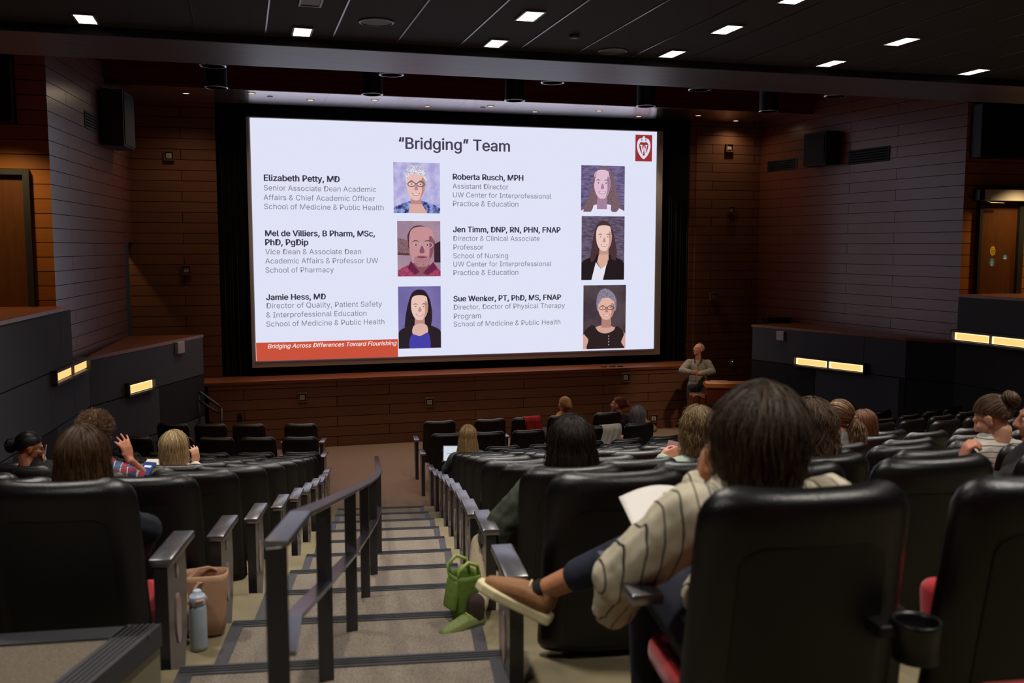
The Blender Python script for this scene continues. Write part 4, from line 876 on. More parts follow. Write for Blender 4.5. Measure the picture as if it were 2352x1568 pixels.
P1 = seated(('L', 1, 0), 193, 1058, label='person with long straight light brown hair in the seat nearest the bottle', shirt=('navy_top', fabric('navy', '#10131f')), arms={'r': dict(e=W(337, 1215, 3.47), w=W(300, 1300, 3.8))}, sw=.15, legs={'l': (V((-.14, .2, .49)), V((-.19, .64, .53)), V((-.19, .66, .12)), V((0, 1, 0))), 'r': (V((.02, .2, .49)), V((-.02, .64, .53)), V((.0, .66, .12)), V((0, 1, 0)))})
hair(P1, 'lightbrown', '#281b12', '#6b4d34', 'long', n=1900, L=.36, vol=.012, wave=.003, seed=3, flare=.13)
PLAID = stripes('plaid_shirt', '#46648f', '#a83440', 'X', .075, .42, extra=[('Z', .075, .42, '#8d3a4c'), ('X', .0375, .1, '#d8d5cf'), ('Z', .0375, .1, '#27446b')])
P2 = seated(('L', 3, 1), 219, 996, label='person in a plaid shirt with curly brown hair, raising one hand', shirt=('plaid_shirt', PLAID), forearm_bare='r', skin='rosy',
    arms={'r': dict(e=W(342, 1108, 5.66), w=W(298, 1058, 5.5), hand=dict(d=U2-R2*.25, n=-R2+F2*.5, curl=.28, spread=.35, thumb=.2, side=-1))})
hair(P2, 'curlybrown', '#3d2a1c', '#8c6a48', 'short', n=1500, L=.05, vol=.02, wave=.016, seed=4)
P3 = seated(('L', 5, 3), 68, 1028, label='person with a black hair bun and glasses, holding a pen up', hyaw=-.95, hpitch=-.25, shirt=('black_top', fabric('black', '#121214')), skin='tan', arms={'r': dict(e=W(135, 1095, 7.6), w=W(106, 1064, 7.65), hand=dict(d=U2-R2*.4, n=-R2-F2*.2, curl=.75, side=-1))})
hair(P3, 'black', '#050506', '#1d1a1c', 'gather', n=900, vol=.014, b=(-.15, -.9, -.25), bun=.055, seed=5); glasses(P3, mat('glasses_dark', '#141416', .3))
P4 = seated(('L', 5, 1), 400, 1030, label='person with a blonde bob and one hand beside the face', shirt=('cream_top', fabric('cream', '#d8d0c2')), arms={'r': dict(e=W(462, 1098, 7.6), w=W(449, 1066, 7.7), hand=dict(d=U2, n=-R2*.7+F2*.6, curl=.45, side=-1, spread=.2))})
hair(P4, 'blonde', '#8f744c', '#e3cd9c', 'bob', n=1500, L=.19, vol=.026, wave=.006, seed=6, flare=.1)
P5 = seated(('C', 8, 0), 1074, 1003, label='person in a grey sweater at the aisle seat with a lit laptop', shirt=('grey_sweater', fabric('greyswe', '#3c4247')), arms={'l': dict(e=W(1024, 1078, 11.0), w=W(1034, 1066, 11.35))})
hair(P5, 'darkblonde', '#5a432a', '#a4875c', 'long', n=1100, L=.24, vol=.02, seed=7, flare=.25)
P6 = seated(('C', 12, 3), 1296, 930, s=1.16, dd=.04, label='person in a tan top with messy pinned-up strawberry blonde hair', shirt=('tan_top', fabric('tan', '#b98a4e')), hpitch=.25)
hair(P6, 'strawberry', '#8a5a34', '#d9a873', 'gather', n=900, vol=.016, b=(.1, -.85, .1), bun=.05, seed=8)
P7 = seated(('C', 12, 4), 1420, 930, s=1.16, dd=.08, label='person with a red-brown bun turned toward the slide, front row', hyaw=.75, hpitch=.2, shirt=('dark_top', fabric('darktop', '#2a2526')), skin='rosy')
hair(P7, 'redbrown', '#4a2413', '#8f4c28', 'gather', n=800, vol=.012, b=(.25, -.9, .05), bun=.04, seed=9)
P8 = seated(('C', 11, 5), 1464, 956, s=1.16, dd=.05, label='grey-haired person in a tan sweater beside the draped white coat', hyaw=-.2, shirt=('tan_sweater', fabric('tanswe', '#9c7f5c')), skin='rosy', arms={'r': dict(e=W(1502, 985, 15.1), w=W(1488, 970, 15.1), hand=dict(d=-R2+U2*.3, n=F2, curl=.6, side=-1))})
hair(P8, 'grey', '#4c4b4e', '#a2a1a4', 'bob', n=1000, L=.12, vol=.024, wave=.006, seed=10)
OLIVE = mat('cloth_olive', '#3c4136', .85, noise=.2, nscale=30, bump=.5, bscale=14)
st2 = SEATS[('C', 2, 0)]; M2 = (Matrix.Translation(st2.location) @ Matrix.Rotation(st2.rotation_euler[2], 4, 'Z')).inverted(); l2 = lambda p: M2 @ V(p)
ank = W(1093, 1398, 4.24); toe = (onZ(1046, 1458, ZL[1])-onZ(1108, 1440, ZL[1])); tl2 = M2.to_3x3() @ V((toe.x, toe.y, 0)).normalized()
P10 = seated(('C', 2, 0), 1312, 1024, label='person with long dark hair and an olive jacket, elbow on the aisle armrest', sleeve=1.7, drop=.07, shirt=('olive_jacket', OLIVE), pants=mat('cloth_beige', '#a3937b', .9, noise=.1, nscale=80),
    arms={'l': dict(e=W(1137, 1232, 4.6), w=W(1192, 1160, 4.85))}, legs={'l': (V((-.09, .18, .47)), l2(W(1112, 1252, 4.74)), l2(ank), V((0, 0, 0))), 'r': (V((.09, .18, .47)), V((.12, .60, .52)), V((.13, .62, .11)), V((0, 1, 0)))})
hair(P10, 'darkbrown', '#0d0907', '#3a2a20', 'long', n=1900, L=.30, vol=.03, wave=.006, seed=11, flare=.25)
for o in [c for c in P10.o.children if c.name.startswith('shoe')]: bpy.data.objects.remove(o)
GREENS, GREENW = mat('shoe_green', '#6d7a45', .8, noise=.2, nscale=120), mat('sole_green', '#a59a4d', .6)
sneaker(P10, P10.LG['l'][2]+V((0, 0, -.015)), tl2, (0, 0, 1), GREENS, GREENW); sneaker(P10, P10.LG['r'][2], (0, 1, 0), (0, 0, 1), GREENS, GREENW)
bm = bmnew(); capsule(bm, P10.LG['l'][2]+V((0, 0, -.03)), .043, P10.LG['l'][2]+V((0, 0, .03)), .042); obj('sock', bm, mat('sock_brown', '#2f211b', .9), P10.o, smooth=True)
CREAM = stripes('striped_shirt', '#cdc3ab', '#2a2825', 'X', .036, .11)
st0 = SEATS[('C', 0, 0)]; M0 = (Matrix.Translation(st0.location) @ Matrix.Rotation(st0.rotation_euler[2], 4, 'Z')).inverted(); l0 = lambda p: M0 @ V(p)
an0 = l0(W(1255, 1352, 3.0)); toe0 = M0.to_3x3() @ (W(1098, 1352, 3.08)-W(1268, 1440, 3.0)); up0 = M0.to_3x3() @ (W(1210, 1350, 3.0)-W(1175, 1425, 3.0))
P11 = seated(('C', 0, 0), 1738, 1026, label='person with dark shoulder-length hair in a cream striped shirt, legs crossed, holding a paper', drop=.11, sleeve=1.4, cuff={'r': .74}, shirt=('striped_shirt', CREAM), skin='tan', pants=mat('jeans_navy', '#10172b', .85, noise=.2, nscale=120), sw=.175,
    arms={'l': dict(e=W(1432, 1318, 2.42), w=W(1408, 1405, 2.62), hand=dict(d=(W(1450, 1260, 2.9)-W(1400, 1400, 2.6)), n=R2, curl=.5)), 'r': dict(e=W(1640, 1250, 2.75), w=W(1606, 1112, 2.62), hand=dict(d=U2+R2*.2, n=R2, curl=.35, side=-1))},
    legs={'r': (V((.09, .16, .47)), l0(W(1555, 1225, 2.85)), an0, V((0, 0, 0))), 'l': (V((-.10, .17, .47)), V((-.14, .60, .52)), V((-.13, .62, .11)), V((0, 1, 0)))})
hair(P11, 'darkhair', '#1a130e', '#6e5a46', 'bob', n=3000, L=.225, vol=.034, wave=.010, rad=.0008, seed=12, flare=-.12, part=.6)
for o in [c for c in P11.o.children if c.name.startswith('shoe')][:1]: bpy.data.objects.remove(o)
sneaker(P11, an0+up0.normalized()*-.005, toe0, up0, mat('shoe_tan', '#8a5f38', .7, noise=.15, nscale=60), mat('sole_cream', '#d6caa0', .6), L=.28)
bm = bmnew(); u0 = up0.normalized(); a0 = an0; ax = (P11.LG['r'][1]-an0).normalized(); uu, vv = basis(ax)
ring_skin(bm, [[a0+ax*h_+(uu*math.cos(2*PI*k/16)+vv*math.sin(2*PI*k/16))*.039 for k in range(16)] for h_ in (-.03, -.01, .0)], cap=False); obj('sock', bm, mat('sock_black', '#0b0b0c', .9), P11.o, smooth=True)
P12 = seated(('C', 3, 2), 1600, 985, label='person in a mint shirt with a wavy dark blonde bob, holding a red phone', hyaw=.3, shirt=('mint_shirt', fabric('mint', '#9fb3a4')), skin='rosy', arms={'l': dict(e=W(1560, 1085, 5.9), w=W(1518, 1052, 6.0), hand=dict(d=R2+U2*.4, n=F2-U2*.3, curl=.6))})
hair(P12, 'wavyblonde', '#4f3d28', '#9d8259', 'bob', n=1500, L=.17, vol=.026, wave=.016, seed=13, flare=.15)
P13 = seated(('C', 2, 2), 1862, 982, label='person with curly brown hair behind the striped shirt', shirt=('grey_top', fabric('greytop', '#6f6b66')))
hair(P13, 'curly2', '#33241a', '#7d624a', 'long', n=1500, L=.28, vol=.03, wave=.02, seed=14, flare=.2)
P14 = seated(('C', 4, 4), 1925, 958, s=1.1, drop=.09, label='person in a light grey sweater with a frizzy brown ponytail', hyaw=.25, shirt=('grey_sweater', fabric('lgrey', '#9a9690')))
hair(P14, 'pony', '#3f2b1b', '#94704a', 'gather', n=1000, vol=.014, b=(.35, -.9, -.2), tail=(.28, .055, .018), seed=15)
P15 = seated(('C', 5, 6), 1984, 976, label='person with straight red-brown hair next to the grey sweater with a ponytail', hyaw=.35, hpitch=-.3, shirt=('pink_top', fabric('pink', '#8d5b5f')))
hair(P15, 'auburn', '#3a2214', '#7c5233', 'long', n=1100, L=.26, vol=.02, seed=16, flare=.15)
P16 = seated(('C', 2, 4), 2280, 962, label='person in a striped grey knit with a twisted brown bun, head bowed over a phone', hyaw=.45, hpitch=-.45, drop=.08, shirt=('striped_knit', stripes('knit', '#b5aea4', '#4a4643', 'Z', .03, .16)))
hair(P16, 'bunbrown', '#2e2117', '#80634a', 'gather', n=1100, vol=.014, b=(.1, -.9, .32), bun=.048, seed=17)
P17 = seated(('C', 1, 3), 2400, 965, label='person in profile at the picture edge with a hand on the seat ahead', hyaw=1.0, skin='rosy', eyes=True, shirt=('dark_jacket', fabric('djacket', '#22201f')), arms={'l': dict(e=W(2300, 1120, 3.85), w=W(2208, 1068, 4.1), hand=dict(d=U2+R2*.25, n=R2, curls=[.75, .95, 1.05, 1.1], spread=.15))})
hair(P17, 'brown3', '#20160f', '#6a4c33', 'long', n=1300, L=.26, vol=.024, wave=.008, seed=18, flare=.1)
# presenter
dP = 18.45; gp = onD(1592, 1000, dP); gp.z = 0
PR = person('person presenting, grey zip jacket and glasses, looking up at the slide', gp, math.radians(150), onD(1604, 803, dP), hyaw=-.75, hpitch=.28, hroll=.05, skin='rosy', s=1.05, seat=False, eyes=True, voxel=.008, sw=.175, sleeve=1.25, drop=.0, shirt=('grey_jacket', fabric('jacket', '#8f867c', 40)), pants=mat('trousers_grey', '#3a393e', .9),
    arms={'r': dict(e=onD(1566, 851, dP-.15), w=onD(1588, 855, dP-.42), hand=dict(d=RT+U2*.15, n=HD, curl=.7, side=-1)), 'l': dict(e=onD(1636, 853, dP-.05), w=onD(1606, 858, dP-.40), hand=dict(d=-RT+U2*.2, n=HD, curl=.6))})
hair(PR, 'greyshort', '#6a5f55', '#b9b0a5', 'short', n=700, L=.022, vol=.008, wave=.002, seed=20, low=lambda ph: 1.9 if math.cos(ph) < .25 else .15); glasses(PR, mat('glasses_dark', '#141416', .3))
bm = bmnew(); NBp = PR.NB
tube(bm, [NBp+V((-.07, .02, .02)), NBp+V((-.05, .085, -.03)), NBp+V((0, .115, -.10)), NBp+V((.05, .085, -.03)), NBp+V((.07, .02, .02)), NBp+V((0, -.05, .035)), NBp+V((-.07, .02, .02))], .022, 8); obj('collar', bm, mat('collar_dark', '#2f3138', .9), PR.o, smooth=True)
bm = bmnew(); box(bm, NBp+V((0, .125, -.35)), (.012, .012, .5)); obj('zip', bm, mat('zip_dark', '#26262a', .5), PR.o)
# ------------------------------------------------------------------ handrail down the aisle
RAILM = mat('rail_paint', '#29262d', .18, spec=1.0); RAILM.node_tree.nodes['Principled BSDF'].inputs['IOR'].default_value = 2.3
def bar(bm, pts, wd, th):
    pts = [V(p) for p in pts]; rings = []
    for i, p in enumerate(pts):
        d = (pts[min(i+1, len(pts)-1)]-pts[max(0, i-1)]); h = V((d.y, -d.x, 0)).normalized()*wd/2; n = h.cross(d).normalized(); n = n if n.z > 0 else -n
        rings.append([p-h, p+h, p+h-n*th, p-h-n*th])
    ring_skin(bm, rings)
posts = [onZ(750, 1565, ZL[0]), onZ(809, 1450, ZL[1]), onZ(840, 1373, ZL[2]), onZ(859, 1320, ZL[3]), onZ(870, 1272, ZL[4])]
dd_ = [(p-CAM).dot(HD) for p in posts]; d0_ = dd_[0]-1.0
top = [onD(633, 1243, d0_), onD(690, 1173, d0_+.30)]+[onD(x, y, d) for x, y, d in zip((750, 809, 840, 859, 870), (1148, 1121, 1107, 1094, 1080), dd_)]
far = onD(864.5, 1047, 13.9); HR = empty('handrail', posts[2]); tag(HR, 'dark metal handrail with flat posts down the middle of the stepped aisle', 'handrail')
def hobj(n, bm, **k): o = obj(n, bm, RAILM, **k); o.parent = HR; o.matrix_parent_inverse = HR.matrix_basis.inverted(); return o
bm = bmnew(); bar(bm, top+[top[-1].lerp(far, t) for t in (.15, .5, 1)], .058, .014); hobj('top_rail', bm, bevel=.003)
mid = [onD(655, 1497, d0_), onD(672, 1412, d0_+.28)]+[onD(x, y, d) for x, y, d in zip((750, 809, 840, 861), (1333, 1267, 1225, 1192), dd_)]
mid2 = V(top[-1]); mid2.z = (posts[4].z+top[-1].z)/2+.05; bm = bmnew(); bar(bm, mid+[mid2], .05, .012); hobj('mid_rail', bm, bevel=.002)
P1b = V((top[0].x, top[0].y, ZL[-1]))
alls = [(P1b, top[0].z)]+[(p, t.z) for p, t in zip(posts, top[2:])]
for k in range(5, 10):
    t = (k-4)/5.6; q = top[-1].lerp(far, t); alls.append((V((q.x, q.y, zrow(k))), q.z))
for p, zt_ in alls:
    bm = bmnew(); a = phiA(20)*-1; box(bm, V((p.x, p.y, (p.z+zt_)/2-.006)), (.05, .02, zt_-p.z-.012), rotz(.1)); hobj('post', bm, bevel=.003).data.materials[0] = DKMET
# ------------------------------------------------------------------ bottle, tote, green bag
bp_ = onZ(457, 1490, ZL[1]+.001); BT = empty('water_bottle', bp_, .3); tag(BT, 'pale blue insulated water bottle standing by the leather tote', 'bottle')
BLUE = mat('bottle_blue', '#a5b2bf', .5); PEACH = mat('peach_tab', '#d39377', .5)
bm = bmnew(); lathe(bm, [(.0005, .0), (.033, .0), (.0365, .004), (.037, .02), (.037, .175), (.034, .192), (.032, .2), (.0005, .2)], n=36); obj('flask', bm, BLUE, BT, smooth=True)
bm = bmnew(); lathe(bm, [(.0005, .198), (.034, .198), (.035, .204), (.035, .232), (.031, .24), (.019, .243), (.018, .258), (.014, .263), (.0005, .263)], n=36); LID = obj('lid', bm, mat('lid_blue', '#aebccd', .4), BT, smooth=True)
bm = rbox((.034, .008, .012), .004); bmesh.ops.transform(bm, matrix=Matrix.Translation((.0, -.036, .222)), verts=bm.verts); obj('latch', bm, PEACH, LID, smooth=True, label='peach latch')
for s in (-1, 1): bm = bmnew(); tube(bm, [(s*.035, 0, .226), (s*.043, 0, .215), (s*.035, 0, .204)], .003, 8); obj('carry_loop', bm, PEACH, LID, smooth=True)
tp = onZ(473, 1456, ZL[1]+.001); TB = empty('tote_bag', tp, -.1); tag(TB, 'open tan leather tote bag on the floor behind the blue bottle', 'bag')
TAN = mat('tan_leather', '#bd9274', .55, noise=.12, nscale=9, bump=.15, bscale=150)
def shell_bag(bm, w0, w1, d0, d1, h, n=40, t=.004, sag=.0):
    def ringp(w_, d_, z): return [V((math.copysign(abs(math.cos(a))**.6, math.cos(a))*w_/2, math.copysign(abs(math.sin(a))**.6, math.sin(a))*d_/2, z-sag*max(0, abs(math.cos(a))-.6)*(z > h*.9))) for a in [2*PI*k/n for k in range(n)]]
    zs = [0, .02, .3*h, .6*h, .9*h, h]; rings = [ringp(w0+(w1-w0)*z/h-(.03 if z == 0 else 0), d0+(d1-d0)*z/h-(.03 if z == 0 else 0), z) for z in zs]
    inner = [ringp(w0+(w1-w0)*z/h-2*t, d0+(d1-d0)*z/h-2*t, z) for z in zs[:0:-1]]; ring_skin(bm, rings+inner)
bm = bmnew(); shell_bag(bm, .165, .205, .10, .13, .285); obj('bag_body', bm, TAN, TB, smooth=True)
for pts in ([(.05, .05, .278), (.02, .05, .30), (-.03, .03, .302), (-.075, .0, .275), (-.075, -.075, .21), (-.06, -.09, .13)], [(.0, -.06, .262), (-.012, -.075, .272), (-.035, -.085, .25), (-.045, -.088, .19), (-.055, -.086, .12), (-.06, -.082, .06)]):
    pts = [V(p) for p in pts]
    for i in range(2): pts = [pts[0]]+[(a+b)/2 for a, b in zip(pts, pts[1:])]+[pts[-1]]
    bm = bmnew(); bar(bm, pts, .02, .005); obj('strap', bm, TAN, TB, smooth=False)
gp_ = onZ(1067, 1420, ZL[1]+.001); GB = empty('green_bag', gp_, .25); tag(GB, 'small green bag with looped handles beside the green shoe', 'bag')
GRN = mat('bag_green', '#5f7a2e', .6, noise=.2, nscale=12, bump=.3, bscale=30)
bm = bmnew(); shell_bag(bm, .11, .135, .12, .14, .22); obj('bag_body', bm, GRN, GB, smooth=True)
bm = rbox((.03, .10, .14), .012); bmesh.ops.transform(bm, matrix=Matrix.Translation((-.065, 0, .13)) @ Matrix.Rotation(.18, 4, 'Y'), verts=bm.verts); obj('pocket', bm, GRN, GB, smooth=True)
for y_ in (-.045, .05): bm = bmnew(); tube(bm, [(-.05, y_, .2), (-.055, y_*1.2, .25), (-.01, y_*1.3, .285), (.04, y_*1.2, .262), (.055, y_, .2)], .009, 8); obj('handle', bm, mat('strap_green', '#8fa650', .6), GB, smooth=True)
# ------------------------------------------------------------------ coats over seat backs
def drape(name, key, x0, x1, lo_r, lo_f, m, lb, cat, seed=0):
    st = SEATS[key]; r = random.Random(seed); bm = bmnew(); ph_ = [r.uniform(0, 6) for _ in range(6)]
    def P(u, v):
        x = x0+(x1-x0)*u; s_ = max(-.96, min(.96, x/.255)); edge = max(0, abs(x)-.25)
        if v < .45: vv = lo_r+(1-lo_r)*(v/.45); f = -1
        else: vv = 1-(1-lo_f)*((v-.45)/.55); f = 1
        p = back_pt(s_, min(.985, vv), f); o_ = .024+.008*math.sin(u*11+ph_[0]+v*3)+.006*math.sin(u*23+ph_[1]-v*5); p.y += f*o_*(1 if .05 < abs(v-.45) else .4); p.z += .016*(1-min(1, abs(v-.45)/.12)); p.x = x+.02*math.sin(v*9+ph_[2]); p.z -= edge*1.2
        if v < .05: p.z += .03*math.sin(u*9+ph_[3])
        return p
    sheet(bm, P, 26, 34); o = obj(name, bm, m, smooth=True); o.location = st.location; o.rotation_euler = st.rotation_euler; q = o.modifiers.new('t', 'SOLIDIFY'); q.thickness = .008; q.offset = 1
    return tag(o, lb, cat)
drape('draped_coat', ('C', 12, 2), -.06, .22, .55, .5, mat('coat_red', '#a31d26', .9, noise=.15, nscale=30, bump=.3), 'red coat draped over a front-row seat back', 'coat', 2)
drape('draped_coat', ('C', 11, 4), -.08, .26, .5, .5, mat('coat_white', '#b9b4ac', .85, noise=.1, nscale=20, bump=.3), 'pale grey-white coat draped over a second-row seat back', 'coat', 5)
# ------------------------------------------------------------------ small held things
def held(name, lb, cat, bm, m, at_, M=None, parts=()):
    o = obj(name, bm, m); o.matrix_world = Matrix.Translation(at_) @ (M or Matrix()); tag(o, lb, cat)
    for n_, b_, m_ in parts: q = obj(n_, b_, m_); q.parent = o
    return o
FACE = Matrix((RT, HD, V((0, 0, 1)))).transposed().to_4x4()       # x to the right, y away, z up, as the audience sits
def bx(s, c=(0, 0, 0)): b = bmnew(); box(b, c, s); return b
PAPER = mat('paper_white', '#d8d4cf', .8)
cs = [onD(1421, 1141, 2.95), onD(1572, 1120, 3.0), onD(1600, 1235, 2.72), onD(1470, 1243, 2.66)]
bm = bmnew(); sheet(bm, lambda u, v: (cs[0].lerp(cs[1], u)).lerp(cs[3].lerp(cs[2], u), v)+V((0, 0, .022*math.sin(u*PI)*(1-v))), 12, 10); o = obj('handout_paper', bm, PAPER, smooth=True); q = o.modifiers.new('t', 'SOLIDIFY'); q.thickness = .0008
tag(o, 'white handout held by the person in the striped shirt', 'paper')
nn_ = (cs[1]-cs[0]).cross(cs[3]-cs[0]).normalized(); nn_ = nn_ if nn_.dot(CAM-cs[0]) > 0 else -nn_
for i, (u0, u1, v) in enumerate([(.45, .72, .30), (.38, .8, .40), (.42, .7, .47)]):
    f = lambda u, v: (cs[0].lerp(cs[1], u)).lerp(cs[3].lerp(cs[2], u), v)+V((0, 0, .022*math.sin(u*PI)*(1-v)))+nn_*.003
    bm = bmnew(); bm.faces.new([bm.verts.new(f(u, w_)) for u, w_ in ((u0, v), (u1, v), (u1, v+.025), (u0, v+.025))]); k_ = obj('print_line', bm, mat('print_pink', '#c5a59c', .8)); k_.parent = o
bm = bmnew(); bm.faces.new([bm.verts.new(f(.66+.04*math.cos(a), .2+.05*math.sin(a))) for a in [2*PI*k/16 for k in range(16)]]); k_ = obj('print_seal', bm, mat('print_tan', '#c9a79a', .8)); k_.parent = o
held('phone', 'phone with a lit screen beside the raised hand of the plaid shirt', 'phone', bx((.07, .008, .14)), mat('phone_black', '#0b0b0d', .3), onD(337, 1077, 5.62), FACE @ Matrix.Rotation(-1.2, 4, 'X') @ Matrix.Rotation(.1, 4, 'Z'), [('phone_screen', bx((.062, .002, .128), (0, -.0048, 0)), emat('phone_screen', '#3f4f86', .8)), ('phone_text', bx((.04, .001, .02), (.0, -.0062, .02)), emat('phone_text', '#e8ecff', 1.0))])
held('phone', 'dark red phone held by the person in the mint shirt', 'phone', bx((.13, .009, .065)), mat('phone_red', '#5d1420', .4), onD(1556, 1024, 6.08), FACE @ Matrix.Rotation(-1.0, 4, 'X') @ Matrix.Rotation(.35, 4, 'Y'))
held('phone', 'lit phone held low by the person in the striped grey knit', 'phone', bx((.07, .008, .14)), MATS['phone_black'], onD(2225, 1075, 5.42), FACE @ Matrix.Rotation(-1.15, 4, 'X') @ Matrix.Rotation(.5, 4, 'Z'), [('phone_screen', bx((.062, .002, .128), (0, -.0048, 0)), emat('phone_screen_bright', '#9fb2ff', 9))])
bm = bmnew(); cyl(bm, (0, 0, -.06), (0, 0, .08), .004, 8); held('pen', 'white pen held up by the person with a black bun', 'pen', bm, PAPER, onD(103, 1044, 7.58), FACE @ Matrix.Rotation(.2, 4, 'Y'))
held('notebook', 'open white notebook beside the person with a blonde bob', 'notebook', bx((.16, .10, .012)), PAPER, onD(356, 1063, 7.9), FACE @ Matrix.Rotation(.4, 4, 'X'))
LP = held('laptop', 'laptop with a bright page in front of the grey sweater at the aisle', 'laptop', bx((.3, .012, .2)), mat('laptop_grey', '#55565c', .4), onD(1045, 1041, 11.66), FACE @ Matrix.Rotation(-.25, 4, 'X'), [('laptop_screen', bx((.28, .002, .18), (0, -.008, 0)), emat('laptop_screen', '#dfe8f2', .85)), ('keyboard_deck', bx((.3, .2, .012), (0, -.1, -.1)), MATS['laptop_grey']), ('page_line', bx((.08, .001, .006), (-.06, -.0095, .0)), emat('page_line', '#7d8aa0', .8))])
o = bmnew(); lathe(o, [(.0005, 0), (.03, 0), (.032, .01), (.032, .12), (.028, .15), (.012, .175), (.012, .195), (.0005, .195)], n=20)
st = SEATS[('C', 12, 3)]; held('plastic_bottle', 'clear plastic drink bottle on a front-row armrest', 'bottle', o, mat('clear_plastic', '#b9bcc4', .15), st.matrix_basis @ V((.33, .16, .636)))
# cup holder behind the armrest of the nearest row
s0 = SEATS[('C', 0, 0)]; c0 = l0(W(2106, 1428, 2.06)); bm = bmnew(); lathe(bm, [(.050, -.085), (.053, -.005), (.056, .004), (.049, .006), (.046, -.004), (.043, -.08), (.0005, -.082), (.0005, -.085)], c0, 32); CH_ = obj('cup_holder', bm, mat('cup_black', '#121213', .35), s0, smooth=True)
bm = bmnew(); box(bm, c0+V((-.06, .03, -.02)), (.06, .07, .03)); obj('bracket', bm, MATS['cup_black'], CH_, bevel=.006)
# ------------------------------------------------------------------ lectern, microphone stand
lp_ = onD(1668, 1000, 17.7); lp_.z = 0; LE = empty('lectern', lp_, math.radians(-22)); tag(LE, 'wooden lectern with a lighter sloped top in front of the presenter', 'lectern')
LEC, LECT = plank('lectern_wood', '#7a3f20', 'X', pw=5, ph=3, groove=.001), mat('lectern_top', '#b06a35', .35, noise=.2, nscale=4, stretch=(1, 8, 8))
bm = bmnew(); prism(bm, [(-.40, -.24), (.40, -.24), (.40, .24), (-.40, .24)], 0, 1.06); obj('cabinet', bm, LEC, LE, bevel=.015)
bm = bmnew(); prism(bm, [(-.27, 1.05), (-.25, 1.15), (-.20, 1.185), (.28, 1.10), (.28, 1.05)], -.43, .43, lambda y, z, x: V((x, y, z))); obj('sloped_top', bm, LECT, LE, bevel=.02, seg=3)
bm = bmnew(); box(bm, (0, -.245, .55), (.6, .014, .62)); obj('front_panel', bm, LEC, LE, bevel=.01)
bm = bmnew(); box(bm, (-.55, -.05, .72), (.3, .3, .4)); SHf = obj('side_shelf', bm, LEC, LE, bevel=.03)
hx = [(-.68, .64), (-.66, .86), (-.56, .92), (-.43, .86), (-.43, .60), (-.56, .54)]
for a, b in ((0, 1), (1, 2), (2, 3), (4, 5), (5, 0)): bm = bmnew(); tube(bm, [(hx[a][0], -.205, hx[a][1]), (hx[b][0], -.205, hx[b][1])], .009, 6); obj('trim_bar', bm, LECT, SHf)
pp = LE.matrix_basis @ V((-.16, -.02, 1.162)); held('speaker_notes', 'white sheet of notes lying on the lectern top', 'paper', bx((.3, .22, .006)), PAPER, pp, LE.matrix_basis.to_3x3().to_4x4() @ Matrix.Rotation(-.175, 4, 'X'))
mp_ = onD(1604, 1000, 17.3); mp_.z = 0; MS = empty('microphone_stand', mp_); tag(MS, 'thin black microphone stand beside the lectern', 'stand'); BK = mat('stand_black', '#0a0a0b', .4)
bm = bmnew(); lathe(bm, [(.0005, .03), (.02, .03), (.13, .012), (.13, 0), (.0005, 0)], n=24); obj('base', bm, BK, MS, smooth=True)
bm = bmnew(); cyl(bm, (0, 0, .02), (0, 0, .95), .012, 10); obj('pole', bm, BK, MS)
bm = bmnew(); tube(bm, [(0, 0, .93), (-.02, .05, 1.02), (-.03, .12, 1.35)], .006, 8); obj('gooseneck', bm, BK, MS, smooth=True)
bm = bmnew(); box(bm, (-.06, .0, .955), (.12, .05, .02)); obj('clip', bm, mat('clip_pale', '#b5aea6', .4), MS)
# ------------------------------------------------------------------ boxes, vents and cabinets on the walls
GB_ = mat('wallbox_frame', '#6a4f38', .5); GL_ = mat('wallbox_plate', '#d8cec4', .4)
def wallbox(x, y, Y, lb, s=.17):
    p = onY(x, y, Y); o = empty('wall_box', p-V((0, .0, 0))); tag(o, lb, 'wall box', 'square wall boxes')
    bm = bmnew()
    for sx in (-1, 1): box(bm, (sx*s*.45, -.03, 0), (s*.12, .06, s)); box(bm, (0, -.03, sx*s*.45), (s*.8, .06, s*.12))
    obj('frame', bm, GB_, o, bevel=.004); bm = bmnew(); box(bm, (0, -.02, 0), (s*.52, .03, s*.52)); pl = obj('plate', bm, GL_, o, bevel=.004)
    bm = bmnew(); box(bm, (0, -.037, 0), (s*.34, .006, s*.34)); obj('grille', bm, mat('wallbox_grille', '#a59b92', .5), pl)
for x, y, Y, lb in [(388, 358, YS, 'square box high on the planks nearest the entry speaker'), (428, 620, YS, 'square box on the planks above the bottle-side parapet'), (694, 912, 17.55, 'square box on the stage front below the red banner'), (986, 923, 17.55, 'square box low in the middle of the stage front'), (1436, 866, 17.55, 'square box on the stage front just under the ledge by the presenter'),
    (1500, 960, 17.55, 'square box low on the stage front beside the grey-haired person'), (1674, 340, YS, 'square box high on the planks above the lectern'), (1678, 483, YS, 'square box on the planks above the lectern, second from top'), (1638, 681, YS, 'square box on the planks above the presenter, lowest of three')]: wallbox(x, y, Y, lb)
p = onY(1681, 832, YS); o = empty('light_switch', p); tag(o, 'pale switch plate with a green light behind the lectern', 'switch'); bm = bmnew(); box(bm, (0, -.008, 0), (.075, .016, .12)); obj('plate', bm, mat('switch_plate', '#8a7f66', .4), o, bevel=.004); bm = bmnew(); cyl(bm, (0, -.014, .02), (0, -.02, .02), .008, 12); obj('pilot_light', bm, emat('pilot_green', '#b6ff9a', 1.2), o)
p = onY(551, 958, 17.55); bm = bmnew(); box(bm, p+V((0, -.02, 0)), (.085, .05, .15)); tag(obj('stage_outlet', bm, BK, bevel=.01), 'small black outlet box on the stage front', 'outlet')
